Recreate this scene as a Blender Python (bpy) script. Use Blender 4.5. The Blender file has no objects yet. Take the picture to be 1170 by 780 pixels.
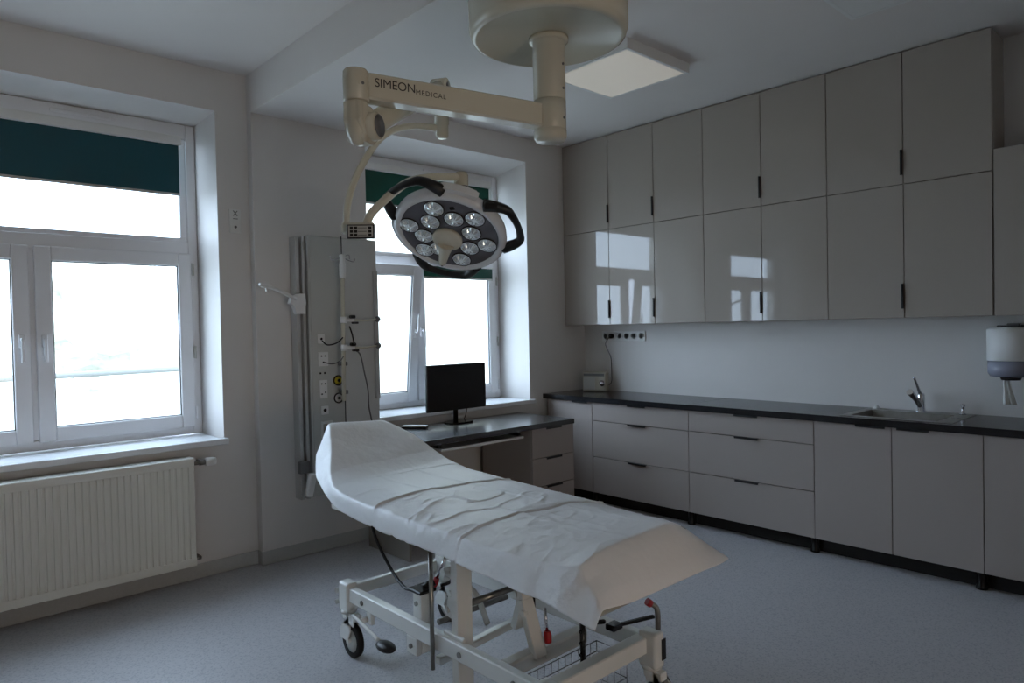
import bpy, bmesh, math, random
from mathutils import Vector, Matrix, noise
random.seed(4)
PI = math.pi
scene = bpy.context.scene
col = scene.collection
V = Vector

# ------------------------------------------------------------------ materials
def lin(c):
    return tuple(((x / 12.92) if x <= 0.04045 else ((x + 0.055) / 1.055) ** 2.4) for x in c) + (1.0,)

def mat(name, rgb, rough=0.5, metal=0.0, spec=0.5, noise_amt=0.0, noise_scale=8.0, bump=0.0, bump_scale=60.0,
        coat=0.0, trans=0.0, alpha=None, emit=None, emit_s=0.0, ior=1.45):
    m = bpy.data.materials.new(name)
    m.use_nodes = True
    nt = m.node_tree
    b = nt.nodes['Principled BSDF']
    c = lin(rgb)
    b.inputs['Base Color'].default_value = c
    b.inputs['Roughness'].default_value = rough
    b.inputs['Metallic'].default_value = metal
    b.inputs['IOR'].default_value = ior
    b.inputs['Specular IOR Level'].default_value = spec
    b.inputs['Coat Weight'].default_value = coat
    b.inputs['Coat Roughness'].default_value = 0.03
    b.inputs['Transmission Weight'].default_value = trans
    if emit:
        b.inputs['Emission Color'].default_value = lin(emit)
        b.inputs['Emission Strength'].default_value = emit_s
    if noise_amt > 0 or bump > 0:
        tc = nt.nodes.new('ShaderNodeTexCoord')
    if noise_amt > 0:
        n = nt.nodes.new('ShaderNodeTexNoise')
        n.inputs['Scale'].default_value = noise_scale
        n.inputs['Detail'].default_value = 4
        nt.links.new(tc.outputs['Object'], n.inputs['Vector'])
        r = nt.nodes.new('ShaderNodeValToRGB')
        r.color_ramp.elements[0].position = 0.3
        r.color_ramp.elements[1].position = 0.7
        k0, k1 = 1 - noise_amt, 1 + noise_amt * 0.5
        r.color_ramp.elements[0].color = (c[0] * k0, c[1] * k0, c[2] * k0, 1)
        r.color_ramp.elements[1].color = (min(1, c[0] * k1), min(1, c[1] * k1), min(1, c[2] * k1), 1)
        nt.links.new(n.outputs['Fac'], r.inputs['Fac'])
        nt.links.new(r.outputs['Color'], b.inputs['Base Color'])
    if bump > 0:
        n2 = nt.nodes.new('ShaderNodeTexNoise')
        n2.inputs['Scale'].default_value = bump_scale
        n2.inputs['Detail'].default_value = 3
        nt.links.new(tc.outputs['Object'], n2.inputs['Vector'])
        bp = nt.nodes.new('ShaderNodeBump')
        bp.inputs['Strength'].default_value = bump
        bp.inputs['Distance'].default_value = 0.01
        nt.links.new(n2.outputs['Fac'], bp.inputs['Height'])
        nt.links.new(bp.outputs['Normal'], b.inputs['Normal'])
    return m

M = {}
M['wall'] = mat('wall_paint', (0.85, 0.835, 0.82), 0.55, noise_amt=0.02, noise_scale=3, bump=0.03, bump_scale=90)
M['ceil'] = mat('ceiling_paint', (0.87, 0.85, 0.835), 0.8, noise_amt=0.02, noise_scale=2)
M['upvc'] = mat('white_upvc', (0.90, 0.90, 0.91), 0.3)
M['sill'] = mat('white_sill', (0.88, 0.89, 0.90), 0.25)
M['door'] = mat('gloss_greige', (0.65, 0.615, 0.58), 0.035, noise_amt=0.015, noise_scale=1.5, bump=0.02, bump_scale=2.2)
M['door_low'] = mat('satin_greige', (0.64, 0.605, 0.585), 0.22, noise_amt=0.015, noise_scale=1.5)
M['carc'] = mat('carcass_greige', (0.55, 0.53, 0.50), 0.5)
M['black'] = mat('black_plastic', (0.05, 0.05, 0.055), 0.4)
M['blackgl'] = mat('black_gloss', (0.02, 0.02, 0.024), 0.12)
M['top'] = mat('black_worktop', (0.10, 0.10, 0.115), 0.2, noise_amt=0.25, noise_scale=300)
M['desktop'] = mat('black_desktop', (0.03, 0.032, 0.04), 0.5, coat=1.0, noise_amt=0.2, noise_scale=300)
M['desktop'].node_tree.nodes['Principled BSDF'].inputs['Coat Roughness'].default_value = 0.22
M['desktop'].node_tree.nodes['Principled BSDF'].inputs['Coat IOR'].default_value = 1.8
M['cream'] = mat('cream_enamel', (0.79, 0.77, 0.70), 0.22)
M['white'] = mat('white_plastic', (0.88, 0.88, 0.87), 0.35)
M['grey'] = mat('panel_grey', (0.74, 0.74, 0.72), 0.4)
M['grey2'] = mat('panel_grey_dark', (0.40, 0.40, 0.40), 0.4)
M['alu'] = mat('aluminium', (0.74, 0.74, 0.73), 0.4, metal=0.35)
M['chrome'] = mat('chrome', (0.82, 0.82, 0.84), 0.12, metal=1.0)
M['steel'] = mat('brushed_steel', (0.55, 0.54, 0.52), 0.3, metal=0.9, noise_amt=0.1, noise_scale=30)
M['frame'] = mat('bed_enamel', (0.88, 0.88, 0.86), 0.25)
M['vinyl'] = mat('beige_vinyl', (0.60, 0.58, 0.52), 0.45)
M['rubber'] = mat('black_rubber', (0.05, 0.05, 0.05), 0.6)
M['red'] = mat('red_plastic', (0.62, 0.06, 0.09), 0.35)
M['yellow'] = mat('yellow_plastic', (0.78, 0.70, 0.12), 0.4)
M['blue'] = mat('dark_blue_plastic', (0.05, 0.07, 0.13), 0.3)
M['rad'] = mat('radiator_enamel', (0.88, 0.88, 0.85), 0.3)
M['disc'] = mat('lamp_face_grey', (0.36, 0.36, 0.385), 0.35)
M['head'] = mat('lamp_head_white', (0.84, 0.85, 0.86), 0.25)
M['darkfill'] = mat('dark_gap', (0.08, 0.08, 0.08), 0.7)
M['tissue'] = mat('tissue_paper', (0.9, 0.9, 0.88), 0.8)
M['smoke'] = mat('smoked_plastic', (0.55, 0.56, 0.62), 0.2)
M['screen'] = mat('black_screen', (0.03, 0.028, 0.03), 0.3)
M['radio'] = mat('cream_radio', (0.72, 0.70, 0.64), 0.4)
M['ink'] = mat('dark_ink', (0.22, 0.20, 0.19), 0.5)
M['redink'] = mat('red_ink', (0.60, 0.15, 0.15), 0.5)
M['ground'] = mat('outside_ground', (0.66, 0.66, 0.63), 0.9)
M['leaf'] = mat('haze_pale_leaves', (0.80, 0.79, 0.74), 0.8, noise_amt=0.2, noise_scale=3)  # leaf colour lightened to imitate distance haze
M['facade'] = mat('pale_facade', (0.74, 0.72, 0.66), 0.9)
M['haze_pale_bark'] = mat('haze_pale_bark', (0.76, 0.75, 0.70), 0.9)  # trunk colour paled too, so the haze is in the colour
M['diffuser'] = mat('lamp_diffuser', (0.93, 0.92, 0.88), 0.25, emit=(1.0, 0.94, 0.86), emit_s=0.17)  # weak emission stands in for window light reflected on the diffuser
M['ledglass'] = mat('led_reflector', (0.90, 0.93, 0.94), 0.12, metal=0.75)

def floor_mat():
    m = bpy.data.materials.new('speckled_vinyl_floor'); m.use_nodes = True
    nt = m.node_tree; b = nt.nodes['Principled BSDF']
    tc = nt.nodes.new('ShaderNodeTexCoord')
    v = nt.nodes.new('ShaderNodeTexVoronoi'); v.inputs['Scale'].default_value = 170
    nt.links.new(tc.outputs['Object'], v.inputs['Vector'])
    r = nt.nodes.new('ShaderNodeValToRGB')
    e = r.color_ramp.elements
    e[0].position = 0.0; e[0].color = lin((0.665, 0.66, 0.68))
    e[1].position = 1.0; e[1].color = lin((0.74, 0.735, 0.745))
    e2 = e.new(0.18); e2.color = lin((0.63, 0.64, 0.66))
    e3 = e.new(0.24); e3.color = lin((0.71, 0.705, 0.715))
    sep = nt.nodes.new('ShaderNodeSeparateColor')
    nt.links.new(v.outputs['Color'], sep.inputs['Color'])
    nt.links.new(sep.outputs['Red'], r.inputs['Fac'])
    nt.links.new(r.outputs['Color'], b.inputs['Base Color'])
    n = nt.nodes.new('ShaderNodeTexNoise'); n.inputs['Scale'].default_value = 40
    nt.links.new(tc.outputs['Object'], n.inputs['Vector'])
    bp = nt.nodes.new('ShaderNodeBump'); bp.inputs['Strength'].default_value = 0.04
    nt.links.new(n.outputs['Fac'], bp.inputs['Height']); nt.links.new(bp.outputs['Normal'], b.inputs['Normal'])
    b.inputs['Roughness'].default_value = 0.42
    return m
M['floor'] = floor_mat()

def glass_mat():
    m = bpy.data.materials.new('window_glass'); m.use_nodes = True
    nt = m.node_tree; nt.nodes.clear()
    o = nt.nodes.new('ShaderNodeOutputMaterial'); mx = nt.nodes.new('ShaderNodeMixShader')
    t = nt.nodes.new('ShaderNodeBsdfTransparent'); g = nt.nodes.new('ShaderNodeBsdfGlossy')
    g.inputs['Roughness'].default_value = 0.01
    t.inputs['Color'].default_value = (0.95, 0.97, 0.96, 1)
    lw = nt.nodes.new('ShaderNodeLayerWeight'); lw.inputs['Blend'].default_value = 0.5
    pw = nt.nodes.new('ShaderNodeMath'); pw.operation = 'POWER'; pw.inputs[1].default_value = 5.0
    f = nt.nodes.new('ShaderNodeMath'); f.operation = 'MULTIPLY_ADD'; f.inputs[1].default_value = 0.9; f.inputs[2].default_value = 0.03
    nt.links.new(lw.outputs['Facing'], pw.inputs[0]); nt.links.new(pw.outputs[0], f.inputs[0])
    nt.links.new(f.outputs[0], mx.inputs[0]); nt.links.new(t.outputs[0], mx.inputs[1])
    nt.links.new(g.outputs[0], mx.inputs[2]); nt.links.new(mx.outputs[0], o.inputs['Surface'])
    return m
M['glass'] = glass_mat()

def cloth_mat(name, rgb, tr, scale=22, bump=0.25):
    m = bpy.data.materials.new(name); m.use_nodes = True
    nt = m.node_tree; nt.nodes.clear()
    o = nt.nodes.new('ShaderNodeOutputMaterial'); mx = nt.nodes.new('ShaderNodeMixShader'); mx.inputs[0].default_value = tr
    d = nt.nodes.new('ShaderNodeBsdfPrincipled'); d.inputs['Base Color'].default_value = lin(rgb); d.inputs['Roughness'].default_value = 0.42
    d.inputs['Specular IOR Level'].default_value = 0.5
    t = nt.nodes.new('ShaderNodeBsdfTranslucent'); t.inputs['Color'].default_value = lin(rgb)
    tc = nt.nodes.new('ShaderNodeTexCoord')
    n = nt.nodes.new('ShaderNodeTexNoise'); n.inputs['Scale'].default_value = scale; n.inputs['Detail'].default_value = 5
    bp = nt.nodes.new('ShaderNodeBump'); bp.inputs['Strength'].default_value = bump; bp.inputs['Distance'].default_value = 0.02
    nt.links.new(tc.outputs['Object'], n.inputs['Vector']); nt.links.new(n.outputs['Fac'], bp.inputs['Height'])
    nt.links.new(bp.outputs['Normal'], d.inputs['Normal'])
    nt.links.new(d.outputs[0], mx.inputs[1]); nt.links.new(t.outputs[0], mx.inputs[2]); nt.links.new(mx.outputs[0], o.inputs['Surface'])
    return m
M['sheet'] = cloth_mat('disposable_sheet', (0.98, 0.98, 0.98), 0.2, 26, 0.22)
M['blind'] = cloth_mat('petrol_blind_fabric', (0.03, 0.30, 0.34), 0.22, 200, 0.05)
M['blindg'] = cloth_mat('green_blind_fabric', (0.05, 0.30, 0.25), 0.14, 200, 0.05)

# ------------------------------------------------------------------ mesh helpers
class MB:
    """collects shapes (world coordinates) that become ONE mesh object"""
    def __init__(s): s.bm = bmesh.new()
    def box(s, x0, x1, y0, y1, z0, z1, bev=0.0, rot=None, piv=None, seg=1):
        if x0 > x1: x0, x1 = x1, x0
        if y0 > y1: y0, y1 = y1, y0
        if z0 > z1: z0, z1 = z1, z0
        vs = [s.bm.verts.new((x, y, z)) for x in (x0, x1) for y in (y0, y1) for z in (z0, z1)]
        f = [(0, 1, 3, 2), (4, 6, 7, 5), (0, 4, 5, 1), (2, 3, 7, 6), (0, 2, 6, 4), (1, 5, 7, 3)]
        fs = [s.bm.faces.new([vs[i] for i in q]) for q in f]
        if bev > 0:
            es = list({e for q in fs for e in q.edges})
            r = bmesh.ops.bevel(s.bm, geom=es, offset=bev, segments=seg, affect='EDGES', profile=0.5)
            vs = list({v for v in vs if v.is_valid} | {v for v in r['verts'] if v.is_valid})
        if rot is not None:
            c = V(piv) if piv is not None else V(((x0 + x1) / 2, (y0 + y1) / 2, (z0 + z1) / 2))
            for v in vs: v.co = c + rot @ (v.co - c)
        return s
    def obox(s, p0, p1, w, h, bev=0.0, up=(0, 0, 1)):
        """beam of rectangular section from p0 to p1: width w across, height h along up"""
        p0, p1 = V(p0), V(p1); d = p1 - p0; L = d.length; d.normalize()
        side = d.cross(V(up))
        if side.length < 1e-4: side = d.cross(V((0, 1, 0)))
        side.normalize(); u = side.cross(d)
        R = Matrix((side, d, u)).transposed()
        c = (p0 + p1) / 2
        return s.box(c.x - w / 2, c.x + w / 2, c.y - L / 2, c.y + L / 2, c.z - h / 2, c.z + h / 2, bev, R)
    def tube(s, pts, r, n=12, caps=True, smooth=2):
        pts = [V(p) for p in pts]
        rs = list(r) if isinstance(r, (list, tuple)) else [r] * len(pts)
        if smooth and len(pts) > 2:
            q = []; qr = []
            for i in range(len(pts) - 1):
                a = pts[max(0, i - 1)]; b = pts[i]; c = pts[i + 1]; d = pts[min(len(pts) - 1, i + 2)]
                for k in range(smooth * 2):
                    t = k / (smooth * 2)
                    q.append(0.5 * ((2 * b) + (c - a) * t + (2 * a - 5 * b + 4 * c - d) * t * t + (-a + 3 * b - 3 * c + d) * t ** 3))
                    qr.append(rs[i] + (rs[i + 1] - rs[i]) * t)
            q.append(pts[-1]); qr.append(rs[-1]); pts, rs = q, qr
        d0 = (pts[1] - pts[0]).normalized()
        ref = V((0, 0, 1)) if abs(d0.z) < 0.9 else V((1, 0, 0))
        u = d0.cross(ref).normalized(); rings = []
        for i, p in enumerate(pts):
            d = (pts[min(i + 1, len(pts) - 1)] - pts[max(i - 1, 0)]).normalized()
            u = (u - d * u.dot(d)).normalized(); w = d.cross(u)
            rings.append([s.bm.verts.new(p + rs[i] * (math.cos(2 * PI * k / n) * u + math.sin(2 * PI * k / n) * w)) for k in range(n)])
        for a, b in zip(rings, rings[1:]):
            for k in range(n):
                f = s.bm.faces.new((a[k], a[(k + 1) % n], b[(k + 1) % n], b[k])); f.smooth = True
        if caps:
            s.bm.faces.new(rings[0][::-1]); s.bm.faces.new(rings[-1])
        return s
    def cyl(s, p0, p1, r, n=24, r1=None): return s.tube([p0, p1], [r, r if r1 is None else r1], n, True, 0)
    def lathe(s, prof, c=(0, 0, 0), axis=(0, 0, 1), n=40, smooth=True):
        c = V(c); ax = V(axis).normalized()
        ref = V((0, 0, 1)) if abs(ax.z) < 0.9 else V((1, 0, 0))
        u = ax.cross(ref).normalized(); w = ax.cross(u); rings = []
        for (r, h) in prof:
            if r < 1e-6: rings.append([s.bm.verts.new(c + ax * h)])
            else: rings.append([s.bm.verts.new(c + ax * h + r * (math.cos(2 * PI * k / n) * u + math.sin(2 * PI * k / n) * w)) for k in range(n)])
        for a, b in zip(rings, rings[1:]):
            for k in range(n):
                if len(a) == 1 and len(b) == 1: continue
                if len(a) == 1: f = s.bm.faces.new((a[0], b[(k + 1) % n], b[k]))
                elif len(b) == 1: f = s.bm.faces.new((a[k], a[(k + 1) % n], b[0]))
                else: f = s.bm.faces.new((a[k], a[(k + 1) % n], b[(k + 1) % n], b[k]))
                f.smooth = smooth
        return s
    def prism(s, pts2, o, ex, ey, ez, t, bev=0):
        """polygon pts2 in plane (ex,ey) at o, extruded t along ez (centred)"""
        o, ex, ey, ez = V(o), V(ex), V(ey), V(ez)
        lo = [s.bm.verts.new(o + ex * a + ey * b - ez * t / 2) for a, b in pts2]
        hi = [s.bm.verts.new(o + ex * a + ey * b + ez * t / 2) for a, b in pts2]
        fs = [s.bm.faces.new(lo[::-1]), s.bm.faces.new(hi)]
        n = len(lo)
        for i in range(n): fs.append(s.bm.faces.new((lo[i], lo[(i + 1) % n], hi[(i + 1) % n], hi[i])))
        if bev: 
            es = list(set(fs[0].edges) | set(fs[1].edges))
            bmesh.ops.bevel(s.bm, geom=es, offset=bev, segments=2, affect='EDGES', profile=0.5)
        return s
    def quad(s, *p):
        s.bm.faces.new([s.bm.verts.new(q) for q in p]); return s
    def build(s, name, m, parent=None, flat=False):
        me = bpy.data.meshes.new(name)
        off = V((0, 0, 0)); p = parent
        while p is not None: off += p.location; p = p.parent
        if parent is None:
            xs = [v.co.x for v in s.bm.verts]; ys = [v.co.y for v in s.bm.verts]; zs = [v.co.z for v in s.bm.verts]
            loc = V(((min(xs) + max(xs)) / 2, (min(ys) + max(ys)) / 2, min(zs)))
        else: loc = V((0, 0, 0))
        bmesh.ops.translate(s.bm, verts=s.bm.verts, vec=-(off + loc))
        bmesh.ops.recalc_face_normals(s.bm, faces=s.bm.faces)
        s.bm.to_mesh(me); s.bm.free()
        me.materials.append(M[m] if isinstance(m, str) else m)
        o = bpy.data.objects.new(name, me); col.objects.link(o)
        o.location = loc
        if parent is not None: o.parent = parent
        return o

def tag(o, label, cat, group=None):
    o['label'] = label; o['category'] = cat
    if group: o['group'] = group
    return o
def thing(name, label, cat, loc, group=None):
    o = bpy.data.objects.new(name, None); col.objects.link(o); o.location = loc; o.empty_display_size = 0.1
    return tag(o, label, cat, group)
def struct(o): o['kind'] = 'structure'; return o
def wloc(o):
    p = V((0, 0, 0))
    while o is not None: p += o.location; o = o.parent
    return p

# ------------------------------------------------------------------ room constants
S = 0.064            # the wall by the left window stands this much further back
XS = -2.99           # where the step (and the beam) is
CEIL = 2.98
XL, YF = -5.9, -5.7  # far side wall, wall behind the camera
WT = 0.52            # outer wall thickness
O1 = (-4.935, -3.18, 0.765, 2.735)     # window 1 opening  x0 x1 z0 z1
O2 = (-2.213, -0.70, 0.785, 2.785)     # window 2 opening

def wall_grid(b, xs, zs, hole, y, flip=False):
    for i in range(len(xs) - 1):
        for j in range(len(zs) - 1):
            if hole and xs[i] >= hole[0] - 1e-6 and xs[i + 1] <= hole[1] + 1e-6 and zs[j] >= hole[2] - 1e-6 and zs[j + 1] <= hole[3] + 1e-6: continue
            b.quad((xs[i], y, zs[j]), (xs[i + 1], y, zs[j]), (xs[i + 1], y, zs[j + 1]), (xs[i], y, zs[j + 1]))
b = MB()
def wallseg(xa, xb, y, o, frame):
    # solid wall with a splayed opening
    xs = [xa, o[0], o[1], xb]; zs = [0, o[2], o[3], CEIL]
    wall_grid(b, xs, zs, o, y)
    yo = WT; f = frame
    xs2 = [xa, f[0], f[1], xb]; zs2 = [0, f[2], f[3], CEIL]
    wall_grid(b, xs2, zs2, f, yo)
    A = [(o[0], o[2]), (o[1], o[2]), (o[1], o[3]), (o[0], o[3])]
    B = [(f[0], f[2]), (f[1], f[2]), (f[1], f[3]), (f[0], f[3])]
    ym = 0.355
    for k in range(4):
        a0, a1, b0, b1 = A[k], A[(k + 1) % 4], B[k], B[(k + 1) % 4]
        b.quad((a0[0], y, a0[1]), (a1[0], y, a1[1]), (b1[0], ym, b1[1]), (b0[0], ym, b0[1]))
        b.quad((b0[0], ym, b0[1]), (b1[0], ym, b1[1]), (b1[0], yo, b1[1]), (b0[0], yo, b0[1]))
F1 = (-4.92, -3.2, 0.765, 2.705); F2 = (-2.225, -0.717, 0.785, 2.717)
wallseg(XL - 0.3, XS, S, O1, F1)
wallseg(XS, 0.3, 0.0, O2, F2)
b.quad((XS, 0, 0), (XS, S, 0), (XS, S, CEIL), (XS, 0, CEIL))
bmesh.ops.remove_doubles(b.bm, verts=b.bm.verts, dist=1e-5)
o = struct(b.build('wall_back', 'wall'))
struct(MB().box(0, 0.3, YF - 0.3, 0, -0.0, CEIL).build('wall_right', 'wall'))
struct(MB().box(XL - 0.3, XL, YF - 0.3, S, 0, CEIL).build('wall_left', 'wall'))
# wall behind the camera with unseen doorway and corridor added for warm light
DX0, DX1 = -4.3, -2.9
b = MB()
b.box(XL, DX0, YF - 0.2, YF, 0, CEIL); b.box(DX1, 0, YF - 0.2, YF, 0, CEIL); b.box(DX0, DX1, YF - 0.2, YF, 2.1, CEIL)
struct(b.build('wall_front', 'wall'))
b = MB(); b.box(DX0 - 0.06, DX0, YF - 0.22, YF + 0.02, 0, 2.16, 0.004); b.box(DX1, DX1 + 0.06, YF - 0.22, YF + 0.02, 0, 2.16, 0.004); b.box(DX0, DX1, YF - 0.22, YF + 0.02, 2.1, 2.16, 0.004)
struct(b.build('door_1', 'upvc'))
b = MB(); b.box(-5.2, -2.0, YF - 2.2, YF - 2.1, 0, 2.7); b.box(-5.2, -5.1, YF - 2.1, YF - 0.2, 0, 2.7); b.box(-2.1, -2.0, YF - 2.1, YF - 0.2, 0, 2.7); b.box(-5.2, -2.0, YF - 2.2, YF - 0.2, 2.7, 2.8)
struct(b.build('wall_corridor', 'wall'))
struct(MB().box(XL - 0.3, 0.3, YF - 2.2, WT, -0.12, 0).build('floor', 'floor'))
struct(MB().box(XL - 0.3, 0.3, YF - 0.3, WT, CEIL, CEIL + 0.15).build('ceiling', 'ceil'))
b = MB(); b.box(XS, -2.305, YF, -0.001, 2.747, CEIL - 0.001); struct(b.build('trim_1', 'ceil'))
# coved vinyl skirting
b = MB(); b.box(XL, XS, S - 0.006, S, 0.001, 0.085, 0.002); b.box(XS - 0.006, XS, -0.006, S, 0.001, 0.085, 0.002); b.box(XS - 0.004, 0, -0.006, 0, 0.001, 0.085, 0.002)
struct(b.build('baseboard_back', mat('skirting_vinyl', (0.70, 0.70, 0.69), 0.5, noise_amt=0.05, noise_scale=90)))
b = MB(); b.box(-0.006, 0, YF, -0.008, 0.001, 0.085, 0.002); struct(b.build('baseboard_right', bpy.data.materials['skirting_vinyl']))

# ------------------------------------------------------------------ windows
def window(name, F, yf, tilt, sill_x, sill_y, cx):
    x0, x1, z0, z1 = F[0] + 0.002, F[1] - 0.002, F[2] + 0.04, F[3] - 0.002
    root = bpy.data.objects.new(name, None); col.objects.link(root); root.location = ((x0 + x1) / 2, yf, z0); struct(root)
    y0, y1 = yf, yf + 0.07
    w = 0.055
    b = MB()
    b.box(x0, x0 + w, y0, y1, z0, z1, 0.004); b.box(x1 - w, x1, y0, y1, z0, z1, 0.004)
    b.box(x0 + w, x1 - w, y0, y1, z0, z0 + w, 0.004)
    b.box(x0 + w, x1 - w, y0, y1, z1 - 0.09, z1, 0.004)
    b.box(x0 + w, x1 - w, y0, y1, 1.90, 1.985, 0.004)          # transom
    b.box(cx - 0.035, cx + 0.035, y0, y1, z0 + w, 1.90, 0.004)  # post
    b.box(x0 + w, x1 - w, y0 + 0.01, y1 - 0.01, 1.985, 2.012, 0.003)
    b.box(x0 + w, x0 + w + 0.04, y0 + 0.01, y1 - 0.01, 2.012, z1 - 0.09, 0.003); b.box(x1 - w - 0.04, x1 - w, y0 + 0.01, y1 - 0.01, 2.012, z1 - 0.09, 0.003)
    b.build('window_frame', 'upvc', root)
    # ventilator in the head of the frame
    b = MB(); b.box(cx + 0.1, cx + 0.42, y0 - 0.012, y0, z1 - 0.05, z1 - 0.03, 0.004); b.build('trickle_vent', 'upvc', root)
    b = MB(); b.box(x0 + w + 0.04, x1 - w - 0.04, y0 + 0.032, y0 + 0.036, 2.012, z1 - 0.09); b.build('glass_pane', 'glass', root)
    # two lower sashes
    for side in (-1, 1):
        if side < 0: a0, a1 = x0 + w - 0.012, cx - 0.018
        else: a0, a1 = cx + 0.006, x1 - w + 0.012
        c0, c1 = z0 + w - 0.012, 1.915
        piv = V(((a0 + a1) / 2, y0 + 0.01, c0))
        T = Matrix.Rotation(math.radians(6.5), 3, 'X') if (tilt and side < 0) else None
        b = MB(); s = 0.078
        ya, yb = y0 - 0.018, y0 + 0.035
        for bx in ((a0, a0 + s, c0, c1), (a1 - s, a1, c0, c1), (a0 + s, a1 - s, c0, c0 + s), (a0 + s, a1 - s, c1 - s, c1)):
            b.box(bx[0], bx[1], ya, yb, bx[2], bx[3], 0.006, seg=2)
        if T: 
            for v in b.bm.verts: v.co = piv + T @ (v.co - piv)
        sash = b.build('sash', 'upvc', root)
        b = MB(); b.box(a0 + s, a1 - s, y0 + 0.006, y0 + 0.01, c0 + s, c1 - s)
        if T:
            for v in b.bm.verts: v.co = piv + T @ (v.co - piv)
        b.build('glass_pane', 'glass', sash)
        b = MB()
        for bx in ((a0 + s, a0 + s + 0.006, c0 + s, c1 - s), (a1 - s - 0.006, a1 - s, c0 + s, c1 - s), (a0 + s, a1 - s, c0 + s, c0 + s + 0.006), (a0 + s, a1 - s, c1 - s - 0.006, c1 - s)):
            b.box(bx[0], bx[1], y0 - 0.006, y0 + 0.005, bx[2], bx[3])
        if T:
            for v in b.bm.verts: v.co = piv + T @ (v.co - piv)
        b.build('gasket', 'grey2', sash)
        hx = a1 - 0.042 if side < 0 else a0 + 0.036
        hz = 1.40
        b = MB(); b.box(hx - 0.014, hx + 0.014, ya - 0.012, ya, hz - 0.035, hz + 0.035, 0.004)
        b.tube([(hx, ya - 0.01, hz + 0.01), (hx, ya - 0.045, hz + 0.01)], 0.008, 10)
        dz = 0.13 if (tilt and side < 0) else -0.13
        dxx = 0.0
        b.box(hx - 0.009, hx + 0.009, ya - 0.052, ya - 0.038, hz + 0.015, hz + 0.015 + dz, 0.004)
        if T:
            for v in b.bm.verts: v.co = piv + T @ (v.co - piv)
        b.build('window_handle', 'upvc', sash)
        hx2 = a1 if side > 0 else a0
        for hz2 in ((1.78, 1.27, 0.90) if side > 0 else (1.2,)):
            b = MB(); b.cyl((hx2 + 0.004, ya - 0.006, hz2), (hx2 + 0.004, ya - 0.006, hz2 + 0.075), 0.008, 12); b.build('hinge', 'grey' if hz2 > 1 else 'upvc', sash if not T else root)
    # sill board
    b = MB(); sz = sill_y[1]
    b.box(sill_x[0], sill_x[1], sill_y[0], sill_y[2], sz - 0.036, sz, 0.006, seg=2)
    b.box(F[0] + 0.02, F[1] - 0.005, sill_y[2], yf + 0.06, sz - 0.036, sz)
    b.build('window_sill', 'sill', root)
    return root
w1 = window('window_1', F1, 0.36, False, (-4.98, -3.165), (S - 0.045, 0.80, S), -4.06)
w2 = window('window_2', F2, 0.345, True, (-2.20, -0.665), (-0.04, 0.824, 0.0), -1.59)

def blind(x0, x1, ztop, zbot, y, m, label, cassette=0.055):
    t = thing('roller_blind', label, 'blind', ((x0 + x1) / 2, y, zbot), 'roller blinds on the windows')
    b = MB(); b.box(x0 - 0.012, x1 + 0.012, y - 0.022, y + 0.02, ztop, ztop + cassette, 0.008, seg=3); b.build('cassette', 'white', t)
    b = MB(); b.box(x0, x1, y - 0.001, y + 0.001, zbot + 0.012, ztop); b.build('fabric', m, t)
    b = MB(); b.box(x0, x1, y - 0.005, y + 0.005, zbot - 0.002, zbot + 0.014, 0.003, seg=2); b.build('bottom_rail', 'alu', t)
    return t
blind(-4.80, -3.305, 2.565, 2.262, 0.333, 'blind', 'petrol blue roller blind half down over the top light of the left window')
blind(-2.16, -0.83, 2.60, 2.352, 0.318, 'blindg', 'dark green roller blind behind the lamp head on the upper light of the right window')
blind(-1.535, -0.825, 1.918, 1.822, 0.300, 'blindg', 'narrow strip of dark green roller blind above the monitor, in the right window', 0.012)

# ------------------------------------------------------------------ outside
struct(MB().box(-40, 30, WT + 0.01, 60, -0.9, -0.5).build('ground', 'ground'))
def tree(x, y, r, h, label):
    t = thing('tree', label, 'tree', (x, y, -0.5), 'trees outside the window')
    b = MB(); b.tube([(x, y, -0.5), (x + .1, y, h * 0.5), (x, y, h)], [0.16, 0.12, 0.07], 10); b.build('trunk', 'haze_pale_bark', t)
    b = MB(); bmesh.ops.create_icosphere(b.bm, subdivisions=4, radius=r, matrix=Matrix.Translation((x, y, h + r * 0.3)))
    for v in b.bm.verts:
        d = (v.co - V((x, y, h + r * .3)))
        v.co += d * (0.35 * noise.noise(v.co * 1.1) + 0.2 * noise.noise(v.co * 3.3))
    b.build('crown', 'leaf', t)
tree(-3.2, 22, 2.0, 2.3, 'tree paled with painted haze, far outside the left window, the left one of the two beyond the pipe')
tree(1.0, 24, 2.2, 1.9, 'tree paled with painted haze, far outside the left window, the right one of the two beyond the pipe')
b = MB(); b.tube([(-12, 6, 0.88), (-2.5, 6, 0.95), (-0.5, 6, 0.96)], 0.04, 10, True, 0)
for q_ in (-11.0, -6.5, -0.7): b.tube([(q_, 6, -0.5), (q_, 6, 0.92)], 0.03, 8, True, 0)
tag(b.build('pipe', mat('grey_pipe', (0.42, 0.42, 0.40), 0.6)), 'thin horizontal pipe running outside across the left window', 'pipe')
b = MB(); b.box(2.4, 9.0, 7.0, 12.0, -0.5, 9.0)
for k in range(2): b.box(2.38, 2.44, 8 + k * 1.8, 9 + k * 1.8, 1.0, 2.6)
tag(b.build('building', 'facade'), 'pale neighbouring building seen through the right pane of the right window', 'building')

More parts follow.
